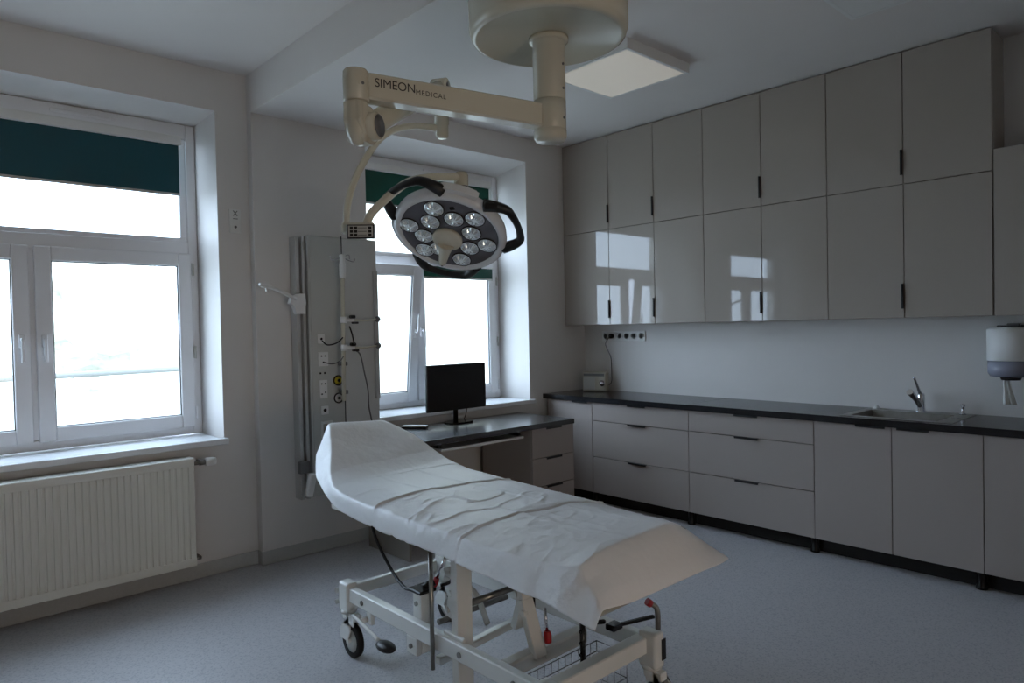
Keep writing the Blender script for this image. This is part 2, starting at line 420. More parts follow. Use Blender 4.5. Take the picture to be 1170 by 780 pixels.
# ------------------------------------------------------------------ cabinets
def board_body(x0, x1, y0, y1, z0, z1, m, parent, top=True, t=0.018):
    b = MB()
    b.box(x0, x1, y0, y0 + t, z0, z1); b.box(x0, x1, y1 - t, y1, z0, z1)
    b.box(x1 - t, x1, y0 + t, y1 - t, z0, z1); b.box(x0, x1 - t, y0 + t, y1 - t, z0, z0 + t)
    if top: b.box(x0, x1 - t, y0 + t, y1 - t, z1 - t, z1)
    return b.build('cabinet_body', m, parent)
G = 0.0022
def vfront(x, ya, yb, za, zb, m, parent, name='door', bev=0.0012):
    b = MB(); b.box(x, x + 0.018, ya + G, yb - G, za + G, zb - G, bev, seg=1)
    return b.build(name, m, parent)
def up_handle(x, y, z0, z1, parent):
    b = MB(); b.box(x - 0.016, x, y - 0.009, y + 0.002, z0, z1, 0.002); b.box(x - 0.003, x + 0.001, y - 0.004, y + 0.006, z0, z1)
    return b.build('handle', 'black', parent)
uy = [-0.004, -0.5065, -0.953, -1.3863, -1.8307, -2.2696, -2.7101, -3.148]
units = [((1, 0), ['L']), ((3, 1), ['R', 'L']), ((5, 3), ['R', 'L']), ((7, 5), ['R', 'L'])]
ordn = ['single-door unit in the corner by the window', 'double-door unit second from the window', 'double-door unit third from the window', 'double-door unit at the end away from the window']
DU = -0.261
for row, (z0, z1) in enumerate(((1.4268, 2.2062), (2.2062, 2.972))):
    for k, ((ia, ib), hs) in enumerate(units):
        ya, yb = uy[ia], uy[ib]
        lab = ('%s row gloss greige wall cabinet, %s' % (('lower', 'top')[row], ordn[k]))
        t = thing('wall_cabinet', lab, 'cabinet', (DU / 2, (ya + yb) / 2, z0), 'wall cabinets along the right wall')
        board_body(DU + 0.02, -0.004, ya + 0.0005, yb - 0.0005, z0 + 0.001, z1 - 0.001, 'door' if k in (0, 3) else 'carc', t)
        if k == 0:
            d = vfront(DU, ya, yb, z0, z1, 'door', t); up_handle(DU, ya + 0.006, z0 + 0.055, z0 + 0.20, d)
        else:
            mid = uy[ib + 1]
            d1 = vfront(DU, mid, yb, z0, z1, 'door', t)
            up_handle(DU, mid + 0.011, z0 + 0.055, z0 + 0.20, d1)
            d2 = vfront(DU, ya, mid, z0, z1, 'door', t)
b = MB(); b.box(DU + 0.03, -0.004, uy[7] + 0.01, -0.004, 2.9725, 2.9795); struct(b.build('gap_shade', 'darkfill'))  # dark filler painted in for the shadow in the gap below the ceiling
# lower, separate cabinet on the right
t = thing('wall_cabinet', 'shorter greige wall cabinet at the right edge of the photo, above the paper dispenser', 'cabinet', (DU / 2, -3.6, 1.4268), 'wall cabinets along the right wall')
board_body(DU + 0.02, -0.004, -4.03, -3.152, 1.4268, 2.32, 'door', t)
vfront(DU, -3.60, -3.151, 1.4268, 2.321, 'door', t); vfront(DU, -4.03, -3.60, 1.4268, 2.321, 'door', t)
# strip under the wall cabinets
# ---- base cabinets
DL = -0.532
def base_unit(ya, yb, kind, label, hside=None):
    t = thing('base_cabinet', label, 'cabinet', (DL / 2, (ya + yb) / 2, 0), 'base cabinets under the long worktop')
    board_body(DL + 0.02, -0.012, ya + 0.0005, yb - 0.0005, 0.10, 0.818, 'carc', t, top=False)
    for lx in (DL + 0.066, -0.08):
        for ly in (ya + 0.027,) + ((yb - 0.04,) if lx > -0.2 else ()):
            b = MB(); b.lathe([(0, 0), (0.027, 0), (0.027, 0.014), (0.022, 0.022), (0.022, 0.085), (0.026, 0.09), (0.026, 0.0995), (0, 0.0995)], (lx, ly, 0.001), n=20); b.build('leg', 'black', t)
    b = MB(); b.box(DL + 0.098, DL + 0.114, ya + 0.001, yb - 0.001, 0.001, 0.0995); b.build('dark_board', 'darkfill', t)  # dark board set back behind the front legs
    def hh(yc, z, w, par):
        b = MB(); b.box(DL - 0.016, DL + 0.002, yc - w / 2, yc + w / 2, z - 0.005, z - 0.001, 0.0008)
        b.box(DL - 0.016, DL - 0.013, yc - w / 2, yc + w / 2, z - 0.014, z - 0.002, 0.0008); b.build('handle', 'black', par)
    if kind == 'drawers':
        for (za, zb) in ((0.672, 0.818), (0.386, 0.672), (0.10, 0.386)):
            d = vfront(DL, ya, yb, za, zb, 'door_low', t, 'drawer'); hh((ya + yb) / 2, zb + 0.002, 0.165, d)
    elif kind == 'door':
        d = vfront(DL, ya, yb, 0.10, 0.818, 'door_low', t); hh(ya + 0.12, 0.82, 0.165, d)
    else:
        mid = (ya + yb) / 2
        d = vfront(DL, mid, yb, 0.10, 0.818, 'door_low', t); hh(mid + 0.11, 0.82, 0.16, d)
        d = vfront(DL, ya, mid, 0.10, 0.818, 'door_low', t); hh(mid - 0.11, 0.82, 0.16, d)
base_unit(-0.527, -0.033, 'door', 'narrow single-door greige base cabinet in the corner under the radio')
base_unit(-1.409, -0.527, 'drawers', 'three-drawer greige base cabinet nearer the window wall')
base_unit(-2.288, -1.409, 'drawers', 'three-drawer greige base cabinet farther from the window, beside the sink cabinet')
base_unit(-3.160, -2.288, 'doors', 'double-door greige base cabinet under the steel sink')
base_unit(-4.03, -3.160, 'doors', 'greige base cabinet at the right edge of the photo, under the paper dispenser')
# worktop with sink cut-out
SX0, SX1, SY0, SY1 = -0.478, -0.06, -2.985, -2.455
b = MB(); Z0, Z1 = 0.8185, 0.858
xs = [-0.552, SX0, SX1, -0.002]; ys = [-4.06, SY0, SY1, -0.003]
for i in range(3):
    for j in range(3):
        if i == 1 and j == 1: continue
        for z in (Z0, Z1): b.quad((xs[i], ys[j], z), (xs[i + 1], ys[j], z), (xs[i + 1], ys[j + 1], z), (xs[i], ys[j + 1], z))
def ring(b, x0, x1, y0, y1, z0, z1):
    P = [(x0, y0), (x1, y0), (x1, y1), (x0, y1)]
    for k in range(4):
        p, q = P[k], P[(k + 1) % 4]; b.quad((p[0], p[1], z0), (q[0], q[1], z0), (q[0], q[1], z1), (p[0], p[1], z1))
ring(b, xs[0], xs[3], ys[0], ys[3], Z0, Z1); ring(b, SX0, SX1, SY0, SY1, Z0, Z1)
bmesh.ops.remove_doubles(b.bm, verts=b.bm.verts, dist=1e-5)
wt = b.build('worktop', 'top'); tag(wt, 'long black worktop running along the right wall with the sink in it', 'worktop')
b = MB(); b.box(-0.549, -0.004, -1.398, -1.394, 0.8585, 0.8592); b.build('joint_strip', 'steel', wt)
# sink
sk = thing('sink', 'inset stainless steel sink at the right part of the long black worktop', 'sink', (-0.27, -2.73, 0.859))
b = MB(); zr = 0.8612
X0, X1, Y0, Y1 = -0.50, -0.035, -3.01, -2.43
bx0, bx1, by0, by1 = -0.462, -0.125, -2.93, -2.475
xs = [X0, bx0, bx1, X1]; ys = [Y0, by0, by1, Y1]
for i in range(3):
    for j in range(3):
        if i == 1 and j == 1: continue
        b.quad((xs[i], ys[j], zr), (xs[i + 1], ys[j], zr), (xs[i + 1], ys[j + 1], zr), (xs[i], ys[j + 1], zr))
ring(b, X0, X1, Y0, Y1, 0.8585, zr)
tx = 0.03; zb = 0.72
P = [(bx0, by0), (bx1, by0), (bx1, by1), (bx0, by1)]; Q = [(bx0 + tx, by0 + tx), (bx1 - tx, by0 + tx), (bx1 - tx, by1 - tx), (bx0 + tx, by1 - tx)]
for k in range(4):
    p, q, r, s_ = P[k], P[(k + 1) % 4], Q[(k + 1) % 4], Q[k]
    b.quad((p[0], p[1], zr), (q[0], q[1], zr), (r[0], r[1], zb), (s_[0], s_[1], zb))
b.quad(*[(q[0], q[1], zb) for q in Q])
bmesh.ops.remove_doubles(b.bm, verts=b.bm.verts, dist=1e-5)
b.build('basin', 'steel', sk)
for k, yy in enumerate((-2.935, -2.965, -2.985)):
    b = MB(); b.lathe([(0, 0), (0.011, 0), (0.011, 0.0012), (0, 0.0012)], (-0.32 + 0.02 * k, yy, 0.8614), n=14); b.build('tap_hole', 'black', sk)
b = MB(); b.lathe([(0, 0), (0.035, 0), (0.035, 0.004), (0, 0.004)], (-0.28, -2.73, 0.7205), n=20); b.build('drain', 'chrome', sk)
# faucet
fc = thing('faucet', 'chrome mixer tap with raised lever at the back of the sink', 'tap', (-0.075, -2.735, 0.862))
b = MB(); b.lathe([(0, 0), (0.03, 0), (0.03, 0.006), (0.022, 0.012), (0.02, 0.10), (0.017, 0.112), (0, 0.116)], (-0.085, -2.74, 0.8616), n=24); b.build('tap_body', 'chrome', fc)
b = MB(); b.tube([(-0.09, -2.738, 0.895), (-0.14, -2.728, 0.945), (-0.205, -2.715, 0.99)], [0.016, 0.017, 0.018], 16); b.build('spout', 'chrome', fc)
b = MB(); b.tube([(-0.09, -2.738, 0.972), (-0.115, -2.733, 1.01), (-0.155, -2.724, 1.075)], [0.011, 0.008, 0.006], 12); b.build('lever', 'chrome', fc)
sd = thing('soap_pump', 'small chrome soap pump at the right end of the sink', 'soap dispenser', (-0.075, -2.955, 0.862))
b = MB(); b.lathe([(0, 0), (0.018, 0), (0.018, 0.006), (0.009, 0.01), (0.009, 0.045), (0.013, 0.05), (0.013, 0.06), (0, 0.062)], (-0.08, -2.955, 0.8616), n=18); b.build('pump_body', 'chrome', sd)
b = MB(); b.tube([(-0.08, -2.955, 0.918), (-0.115, -2.965, 0.914), (-0.13, -2.97, 0.908)], 0.005, 10); b.build('nozzle', 'chrome', sd)
b = MB(); b.lathe([(0, 0), (0.022, 0), (0.022, 0.004), (0.014, 0.008), (0.012, 0.018), (0, 0.02)], (-0.05, -2.475, 0.8616), n=18)
tag(b.build('overflow_knob', 'white'), 'small white round knob on the left end of the sink rim', 'knob')

# wall sockets in a row
ss = thing('socket_strip', 'row of six white wall sockets under the corner wall cabinets', 'socket', (-0.004, -0.44, 1.29))
b = MB(); b.box(-0.009, -0.001, -0.668, -0.208, 1.288, 1.372, 0.003, seg=2); b.build('frame', 'white', ss)
for k in range(6):
    yc = -0.246 - 0.0765 * k; zc = 1.330
    b = MB(); b.lathe([(0.0285, 0), (0.0285, 0.006), (0.024, 0.006), (0.021, -0.0), (0, -0.0)], (-0.009, yc, zc), (-1, 0, 0), n=24)
    so = b.build('socket', 'white', ss)
    b = MB(); b.cyl((-0.0095, yc + 0.009, zc), (-0.0105, yc + 0.009, zc), 0.0035, 8); b.cyl((-0.0095, yc - 0.009, zc), (-0.0105, yc - 0.009, zc), 0.0035, 8); b.build('pin_hole', 'black', so)
# radio
rd = thing('radio', 'small cream tabletop radio standing in the corner of the worktop', 'radio', (-0.125, -0.225, 0.859))
R = Matrix.Rotation(math.radians(18), 3, 'Z'); pv = (-0.125, -0.225, 0.94)
b = MB(); b.box(-0.165, -0.085, -0.335, -0.115, 0.859, 1.028, 0.016, R, pv, 3); b.build('case', 'radio', rd)
b = MB(); b.box(-0.168, -0.166, -0.32, -0.13, 0.990, 1.012, 0.0, R, pv); b.build('tuning_scale', 'grey2', rd)
b = MB(); b.box(-0.169, -0.1655, -0.235, -0.13, 0.875, 0.978, 0.0015, R, pv)
b.build('speaker_grille', 'grey', rd)
kc = V(pv) + R @ V((-0.043, -0.075, -0.01)); kd = R @ V((-1, 0, 0))
b = MB(); b.lathe([(0.026, 0), (0.026, 0.006), (0.018, 0.008), (0.018, 0.016), (0, 0.016)], kc, kd, n=24); b.build('knob', 'chrome', rd)
b = MB(); b.lathe([(0, 0), (0.02, 0), (0.02, 0.03), (0.012, 0.038), (0, 0.038)], (-0.0095, -0.3225, 1.330), (-1, 0, 0), n=18)
b.tube([(-0.04, -0.3225, 1.328), (-0.05, -0.30, 1.30), (-0.045, -0.275, 1.26), (-0.04, -0.30, 1.20), (-0.035, -0.325, 1.14), (-0.03, -0.325, 1.02), (-0.03, -0.32, 0.93), (-0.05, -0.28, 0.90)], 0.0032, 8)
b.build('power_cord', 'black', rd)

# paper towel dispenser
dp = thing('paper_dispenser', 'white centre-feed paper towel dispenser on the right wall with a paper tail hanging out', 'dispenser', (-0.12, -3.195, 1.07))
c = (-0.12, -3.195, 0)
def rnd(zs, m, name, par=dp):
    b = MB(); b.lathe(zs, (c[0], c[1], 0), n=48); return b.build(name, m, par)
rnd([(0, 1.363), (0.098, 1.363), (0.11, 1.352), (0.11, 1.185), (0.108, 1.182), (0, 1.182)], 'white', 'upper_cover')
rnd([(0, 1.1815), (0.107, 1.1815), (0.107, 1.115), (0.095, 1.095), (0.05, 1.09), (0, 1.09)], 'smoke', 'lower_cover')
rnd([(0, 1.0895), (0.05, 1.0895), (0.045, 1.075), (0, 1.075)], 'black', 'outlet_ring')
b = MB(); b.box(-0.03, -0.002, -3.28, -3.11, 1.12, 1.375, 0.004); b.box(-0.07, -0.005, -3.225, -3.165, 1.3635, 1.385, 0.005); b.build('bracket', 'grey2', dp)
b = MB(); n = 9
g = [[None] * n for _ in range(12)]
for i in range(12):
    f = i / 11; z = 1.0745 - 0.135 * f
    for j in range(n):
        a = (j / (n - 1) - 0.5)
        w_ = 0.028 + 0.034 * f
        g[i][j] = b.bm.verts.new((c[0] - 0.0 + 0.012 * math.sin(a * 13 + f * 2) * (0.5 + f), c[1] + 0.02 + a * w_ - 0.012 * f, z - 0.01 * abs(a)))
for i in range(11):
    for j in range(n - 1):
        fce = b.bm.faces.new((g[i][j], g[i][j + 1], g[i + 1][j + 1], g[i + 1][j])); fce.smooth = True
o = b.build('paper_towel', 'tissue', dp); md = o.modifiers.new('s', 'SOLIDIFY'); md.thickness = 0.002

# ------------------------------------------------------------------ desk
dk = thing('desk', 'black-topped desk with a greige drawer stack under the right window', 'desk', (-1.6, -0.3, 0))
b = MB(); b.prism([(-2.335, -0.63), (-0.852, -0.63), (-0.852, -0.004), (-2.198, -0.004), (-2.198, -0.135), (-2.335, -0.135)], (0, 0, 0.7115), (1, 0, 0), (0, 1, 0), (0, 0, 1), 0.037, 0.003); b.build('desktop', 'desktop', dk)
b = MB(); b.box(-2.332, -2.314, -0.60, -0.135, 0.001, 0.6925); b.build('side_panel', 'carc', dk)
pd = MB(); pd.box(-1.276, -0.845, -0.59, -0.06, 0.07, 0.6925); pdo = pd.build('drawer_cabinet', 'door_low', dk)
for (za, zb) in ((0.477, 0.6925), (0.272, 0.475), (0.072, 0.270)):
    b = MB(); b.box(-1.276, -0.845, -0.61, -0.592, za + 0.001, zb - 0.001, 0.001); d = b.build('drawer', 'door_low', pdo)
    b = MB(); b.box(-1.145, -0.985, -0.625, -0.608, zb - 0.003, zb + 0.001, 0.0008); b.box(-1.145, -0.985, -0.625, -0.622, zb - 0.013, zb - 0.002); b.build('handle', 'black', d)
b = MB()
for fx in (-1.24, -0.88):
    for fy in (-0.55, -0.1): b.cyl((fx, fy, 0.001), (fx, fy, 0.0695), 0.018, 14)
b.build('foot', 'black', pdo)
b = MB(); b.box(-2.05, -1.325, -0.575, -0.22, 0.632, 0.650, 0.002); b.build('keyboard_tray', 'white', dk)
for tx_ in (-2.05, -1.35):
    b = MB(); b.box(tx_, tx_ + 0.025, -0.54, -0.2, 0.6505, 0.6925); b.build('tray_rail', 'black', dk)
# monitor
mo = thing('monitor', 'black flat computer monitor on a round foot standing on the desk', 'monitor', (-1.555, -0.12, 0.731))
b = MB(); b.box(-1.83, -1.286, -0.125, -0.098, 0.826, 1.163, 0.005, seg=2); b.build('casing', 'black', mo)
b = MB(); b.box(-1.822, -1.294, -0.1265, -0.1252, 0.842, 1.156); b.build('screen', 'screen', mo)
b = MB(); b.box(-1.575, -1.54, -0.105, -0.085, 0.742, 0.90, 0.004); b.build('stand_neck', 'blackgl', mo)
b = MB()
bmesh.ops.create_circle(b.bm, cap_ends=True, segments=40, radius=1, matrix=Matrix.Translation((-1.555, -0.125, 0.731)) @ Matrix.Diagonal((0.12, 0.085, 1, 1)))
r_ = bmesh.ops.extrude_face_region(b.bm, geom=list(b.bm.faces)); bmesh.ops.translate(b.bm, verts=[v for v in r_['geom'] if isinstance(v, bmesh.types.BMVert)], vec=(0, 0, 0.012))
b.build('stand_base', 'blackgl', mo)
b = MB(); b.tube([(-1.44, -0.09, 0.86), (-1.445, -0.08, 0.79), (-1.45, -0.05, 0.735), (-1.46, -0.02, 0.734)], 0.003, 8); b.build('cable', 'black', mo)
rc = thing('handset', 'slim white and black handset lying on the desk left of the monitor', 'handset', (-1.95, -0.12, 0.731))
R = Matrix.Rotation(math.radians(35), 3, 'Z'); pv = (-1.945, -0.13, 0.74)
b = MB(); b.box(-1.972, -1.918, -0.22, -0.04, 0.731, 0.745, 0.004, R, pv, 2); b.build('shell', 'black', rc)
b = MB(); b.box(-1.970, -1.920, -0.218, -0.042, 0.7455, 0.755, 0.004, R, pv, 2); b.build('cover', 'white', rc)

# ------------------------------------------------------------------ radiator
ra = thing('radiator', 'long white panel radiator on the wall under the left window', 'radiator', (-4.1, 0.0, 0.12))
x0, x1, z0, z1 = -4.79, -3.392, 0.115, 0.722; yf, yb = -0.062, 0.028
b = MB()
nx = 42; prof = []
pitch = (x1 - x0 - 0.05) / nx
pts = [(x0, yb), (x0, yf + 0.012), (x0 + 0.006, yf + 0.002)]
for k in range(nx):
    a = x0 + 0.025 + k * pitch
    pts += [(a, yf), (a + pitch * 0.30, yf), (a + pitch * 0.42, yf + 0.007), (a + pitch * 0.68, yf + 0.007), (a + pitch * 0.80, yf)]
pts += [(x1 - 0.006, yf + 0.002), (x1, yf + 0.012), (x1, yb)]
zt, zl = z1 - 0.045, z0 + 0.045
lo = [b.bm.verts.new((p[0], p[1], zl)) for p in pts]; hi = [b.bm.verts.new((p[0], p[1], zt)) for p in pts]
for k in range(len(pts) - 1): b.bm.faces.new((lo[k], lo[k + 1], hi[k + 1], hi[k]))
b.box(x0, x1, yf, yf + 0.012, zt - 0.001, z1, 0.004, seg=2); b.box(x0, x1, yf, yf + 0.012, z0, zl + 0.001, 0.004, seg=2)
b.box(x0 + 0.002, x1 - 0.002, yb - 0.012, yb, z0, z1)
b.build('panel', 'rad', ra)
b = MB(); b.box(x0, x0 + 0.004, yf + 0.008, yb, z0 + 0.004, z1 - 0.003); b.box(x1 - 0.004, x1, yf + 0.008, yb, z0 + 0.004, z1 - 0.003); b.build('side_cover', 'rad', ra)
b = MB(); b.box(x0, x1, yf + 0.008, yb, z1 - 0.006, z1 + 0.001)
for k in range(60): b.box(x0 + 0.03 + k * 0.0225, x0 + 0.038 + k * 0.0225, yf + 0.02, yb - 0.015, z1 + 0.001, z1 + 0.003)
b.build('top_grille', 'rad', ra)
b = MB(); b.cyl((x1, -0.017, 0.685), (x1 + 0.05, -0.017, 0.685), 0.011, 14); b.cyl((x1 + 0.04, -0.017, 0.685), (x1 + 0.072, -0.017, 0.685), 0.016, 8); b.build('valve', 'steel', ra)
b = MB(); b.lathe([(0, 0), (0.02, 0), (0.024, 0.006), (0.024, 0.04), (0.019, 0.058), (0, 0.06)], (x1 + 0.073, -0.017, 0.685), (1, 0, 0), n=20); b.build('thermostat_head', 'white', ra)
b = MB(); b.cyl((x1, -0.017, 0.145), (x1 + 0.035, -0.017, 0.145), 0.012, 14); b.cyl((x1 + 0.03, -0.017, 0.145), (x1 + 0.03, 0.06, 0.145), 0.01, 12); b.cyl((x1 + 0.056, -0.017, 0.685), (x1 + 0.056, 0.06, 0.685), 0.009, 12); b.build('return_valve', 'steel', ra)
b = MB(); b.box(x0 + 0.15, x0 + 0.18, yb, S - 0.0005, 0.15, 0.68); b.box(x1 - 0.18, x1 - 0.15, yb, S - 0.0005, 0.15, 0.68); b.build('wall_bracket', 'grey2', ra)
# switch plate on the wall between the windows
sp = thing('wall_socket', 'white double wall outlet right of the left window', 'outlet', (-3.08, S - 0.004, 2.02))
b = MB(); b.box(-3.115, -3.045, S - 0.010, S - 0.0005, 2.022, 2.165, 0.003, seg=2); b.build('plate', 'white', sp)
b = MB(); b.obox((-3.092, S - 0.012, 2.075 + 0.05), (-3.068, S - 0.012, 2.105 + 0.05), 0.004, 0.004); b.obox((-3.068, S - 0.012, 2.125), (-3.092, S - 0.012, 2.155), 0.004, 0.004); b.box(-3.094, -3.066, S - 0.013, S - 0.0105, 2.105, 2.109); b.build('symbol', 'grey2', sp)
b = MB(); b.lathe([(0, 0), (0.008, 0), (0.008, 0.004), (0, 0.004)], (-3.08, S - 0.010, 2.058), (0, -1, 0), n=16); b.build('button', 'grey2', sp)

# ------------------------------------------------------------------ medical supply panel
mp = thing('medical_supply_panel', 'tall grey medical supply panel with rails and outlets, left of the right window', 'panel', (-2.5, -0.05, 0.38))
b = MB(); b.box(-2.70, -2.205, -0.10, -0.002, 0.385, 2.022, 0.004); b.build('housing', 'grey', mp)
b = MB(); b.box(-2.688, -2.468, -0.105, -0.1005, 0.395, 2.012, 0.0015); b.build('front_cover', 'grey', mp)
b = MB(); b.box(-2.460, -2.212, -0.105, -0.1005, 0.395, 2.012, 0.0015); b.build('front_cover', mat('panel_grey_light', (0.77, 0.77, 0.76), 0.4), mp)
b = MB(); b.box(-2.467, -2.461, -0.104, -0.1, 0.395, 2.03); b.build('seam_strip', 'black', mp)
b = MB()
for xa, xb, d in ((-2.772, -2.748, 0.085), (-2.748, -2.732, 0.055), (-2.732, -2.712, 0.09), (-2.712, -2.7, 0.06)): b.box(xa, xb, -d, -0.002, 0.375, 2.012, 0.002)
b.build('side_rail', 'alu', mp)
b = MB(); b.box(-2.242, -2.214, -0.128, -0.1055, 0.965, 1.815, 0.002); b.build('equipment_rail', 'alu', mp)
def outlet(x, z, w, h, inner, name='socket', m='white'):
    b = MB(); b.box(x - w / 2, x + w / 2, -0.112, -0.1055, z - h / 2, z + h / 2, 0.003, seg=2); o = b.build(name, m, mp)
    if inner:
        b = MB()
        for (dx, dz, s_) in inner: b.cyl((x + dx, -0.1125, z + dz), (x + dx, -0.114, z + dz), s_, 12)
        b.build('pin_hole', 'black', o)
outlet(-2.625, 1.373, 0.05, 0.06, [(0, 0.0, .008)], 'gas_outlet')
outlet(-2.615, 1.245, 0.07, 0.09, [(-.012, 0.02, .005), (.012, .02, .005), (0, -.02, .006)], 'gas_outlet')
outlet(-2.635, 1.157, 0.012, 0.012, None, 'indicator', 'black'); outlet(-2.605, 1.157, 0.012, 0.012, None, 'indicator', 'black')
outlet(-2.618, 1.055, 0.055, 0.115, [(-.012, .035, .005), (.012, .035, .005), (.012, -.02, .005), (-.012, -.03, .005)])
outlet(-2.612, 0.922, 0.052, 0.055, [(0, 0, .011)])
outlet(-2.60, 0.80, 0.082, 0.105, None, 'data_outlet')
b = MB(); b.box(-2.627, -2.573, -0.114, -0.1125, 0.765, 0.835, 0.001); b.build('data_socket', 'vinyl', mp)
b = MB(); b.box(-2.622, -2.612, -0.1155, -0.1145, 0.775, 0.80); b.box(-2.606, -2.598, -0.1155, -0.1145, 0.772, 0.79); b.build('connector', 'black', mp)
for z, m_ in ((1.105, 'yellow'), (0.992, 'white')):
    b = MB(); b.lathe([(0.012, 0.004), (0.031, 0.004), (0.034, 0)], (-2.515, -0.1056, z), (0, -1, 0), n=30); b.lathe([(0, 0.0), (0.012, 0.0), (0.012, 0.012), (0, 0.012)], (-2.515, -0.1056, z), (0, -1, 0), n=20)
    g_ = b.build('gas_port', m_, mp)
    b = MB(); b.lathe([(0.026, 0.0045), (0.034, 0.0045), (0.034, 0.009), (0.026, 0.009), (0.026, 0.0045)], (-2.515, -0.1056, z), (0, -1, 0), n=30)
    b.lathe([(0, 0.0125), (0.01, 0.0125), (0.01, 0.02), (0, 0.02)], (-2.515, -0.1056, z), (0, -1, 0), n=16); b.build('port_ring', 'black', g_)

# holder arm on the left rail
ha = thing('holder_arm', 'white jointed holder arm reaching left from the rail of the supply panel', 'arm', (-2.76, -0.12, 1.6))
b = MB(); b.prism([(-0.03, -0.07), (0.03, -0.07), (0.035, 0.0), (0.03, 0.055), (-0.01, 0.055), (-0.06, 0.03), (-0.07, -0.005), (-0.04, -0.02)], (-2.765, -0.112, 1.60), (1, 0, 0), (0, 0, 1), (0, 1, 0), 0.04, 0.004); b.build('clamp', 'white', ha)
b = MB(); b.tube([(-2.80, -0.14, 1.62), (-2.90, -0.17, 1.66), (-3.00, -0.20, 1.69)], 0.010, 10); b.build('rod', 'white', ha)
b = MB(); b.tube([(-2.985, -0.195, 1.69), (-3.03, -0.205, 1.695), (-3.055, -0.21, 1.70)], [0.012, 0.016, 0.008], 12); b.tube([(-3.01, -0.20, 1.69), (-3.005, -0.20, 1.655)], [0.009, 0.007], 10); b.build('joint', 'white', ha)

# drip pole on the panel
iv = thing('drip_pole', 'slim white drip pole clamped in front of the grey supply panel', 'pole', (-2.50, -0.19, 1.0))
px, py = -2.514, -0.2
b = MB(); b.cyl((px - 0.012, py, 0.98), (px, py, 1.80), 0.0125, 16); b.build('pole', 'cream', iv)
b = MB(); b.lathe([(0, 1.75), (0.019, 1.75), (0.021, 1.77), (0.021, 1.84), (0.017, 1.86), (0.019, 1.87), (0.019, 1.90), (0, 1.905)], (px, py, 0), n=20); b.build('hook_hub', 'white', iv)
b = MB(); b.tube([(px, py, 1.885), (px - 0.06, py - 0.02, 1.865), (px - 0.09, py - 0.03, 1.862), (px - 0.10, py - 0.033, 1.885)], 0.003, 8); b.build('bag_hook', 'chrome', iv)
b = MB(); b.tube([(px, py, 1.885), (px + 0.06, py + 0.02, 1.868), (px + 0.10, py + 0.03, 1.865), (px + 0.108, py + 0.033, 1.885)], 0.003, 8); b.build('bag_hook', 'chrome', iv)
b = MB(); b.tube([(px, py, 1.885), (px + 0.035, py - 0.02, 1.90), (px + 0.04, py - 0.02, 1.875)], 0.003, 8); b.build('bag_hook', 'chrome', iv)
for z, zk in ((1.49, 1.51), (1.315, 1.315)):
    b = MB(); b.lathe([(0, -0.02), (0.02, -0.02), (0.022, 0), (0.02, 0.02), (0, 0.02)], (px, py, z), n=16); b.box(px, px + 0.07, py - 0.012, py + 0.012, z - 0.012, z + 0.008, 0.003); b.build('clamp', 'white', iv)
    b = MB(); b.tube([(px + 0.05, py, z), (px + 0.15, py + 0.01, z - 0.004), (-2.255, py + 0.045, z + 0.003)], 0.0065, 10); b.build('cross_bar', 'cream', iv)
    b = MB(); bmesh.ops.create_icosphere(b.bm, subdivisions=3, radius=0.020, matrix=Matrix.Translation((-2.238, py + 0.048, z + 0.004))); b.build('ball_knob', 'grey2', iv)
    b = MB(); b.box(px + 0.045, px + 0.078, py - 0.02, py + 0.02, z + 0.0085, z + 0.03, 0.006); b.box(px + 0.06, px + 0.10, py - 0.015, py + 0.015, z - 0.026, z - 0.013, 0.004); b.build('clamp_lever', 'black', iv)
for z in (1.20, 1.02):
    b = MB(); b.box(px + 0.002, px + 0.028, py + 0.01, -0.1065, z, z + 0.025, 0.003); b.build('mount', 'grey2', iv)
def hose(pts, r, m, label, name='hose', cat='hose'):
    b = MB(); b.tube(pts, r, 8); return tag(b.build(name, m), label, cat)
hose([(-2.62, -0.114, 1.362), (-2.605, -0.15, 1.335), (-2.56, -0.185, 1.345), (-2.532, -0.218, 1.38)], 0.0042, 'black', 'dark tube from the upper gas outlet to the drip pole')
hose([(-2.61, -0.115, 1.225), (-2.575, -0.16, 1.215), (-2.545, -0.20, 1.235), (-2.532, -0.218, 1.262)], 0.0035, 'grey2', 'thin grey tube from the lower gas outlet to the drip pole')
hose([(-2.475, -0.20, 1.45), (-2.46, -0.205, 1.40), (-2.445, -0.20, 1.345)], 0.005, 'black', 'short black tube between the two clamps of the drip pole')
hose([(-2.455, -0.20, 1.30), (-2.41, -0.21, 1.27), (-2.375, -0.20, 1.15), (-2.345, -0.19, 1.03), (-2.335, -0.18, 0.92), (-2.30, -0.17, 0.78), (-2.29, -0.16, 0.735)], 0.0048, 'grey2', 'grey hose curving down from the lower clamp in front of the panel to the desk')
# bottom: clamp with hand set
bc = thing('hand_controller', 'white hand control hanging from the foot of the supply panel rail', 'remote control', (-2.745, -0.13, 0.42))
b = MB(); R = Matrix.Rotation(math.radians(14), 3, 'Y'); b.box(-2.765, -2.715, -0.165, -0.13, 0.40, 0.545, 0.012, R, seg=3); b.build('handset', 'white', bc)
b = MB(); b.box(-2.80, -2.73, -0.135, -0.0925, 0.545, 0.62, 0.008, seg=2); b.build('holder', 'grey2', bc)
b = MB(); b.tube([(-2.715, -0.15, 0.53), (-2.68, -0.18, 0.54), (-2.655, -0.20, 0.52)], 0.009, 10); b.build('hook', 'white', bc)

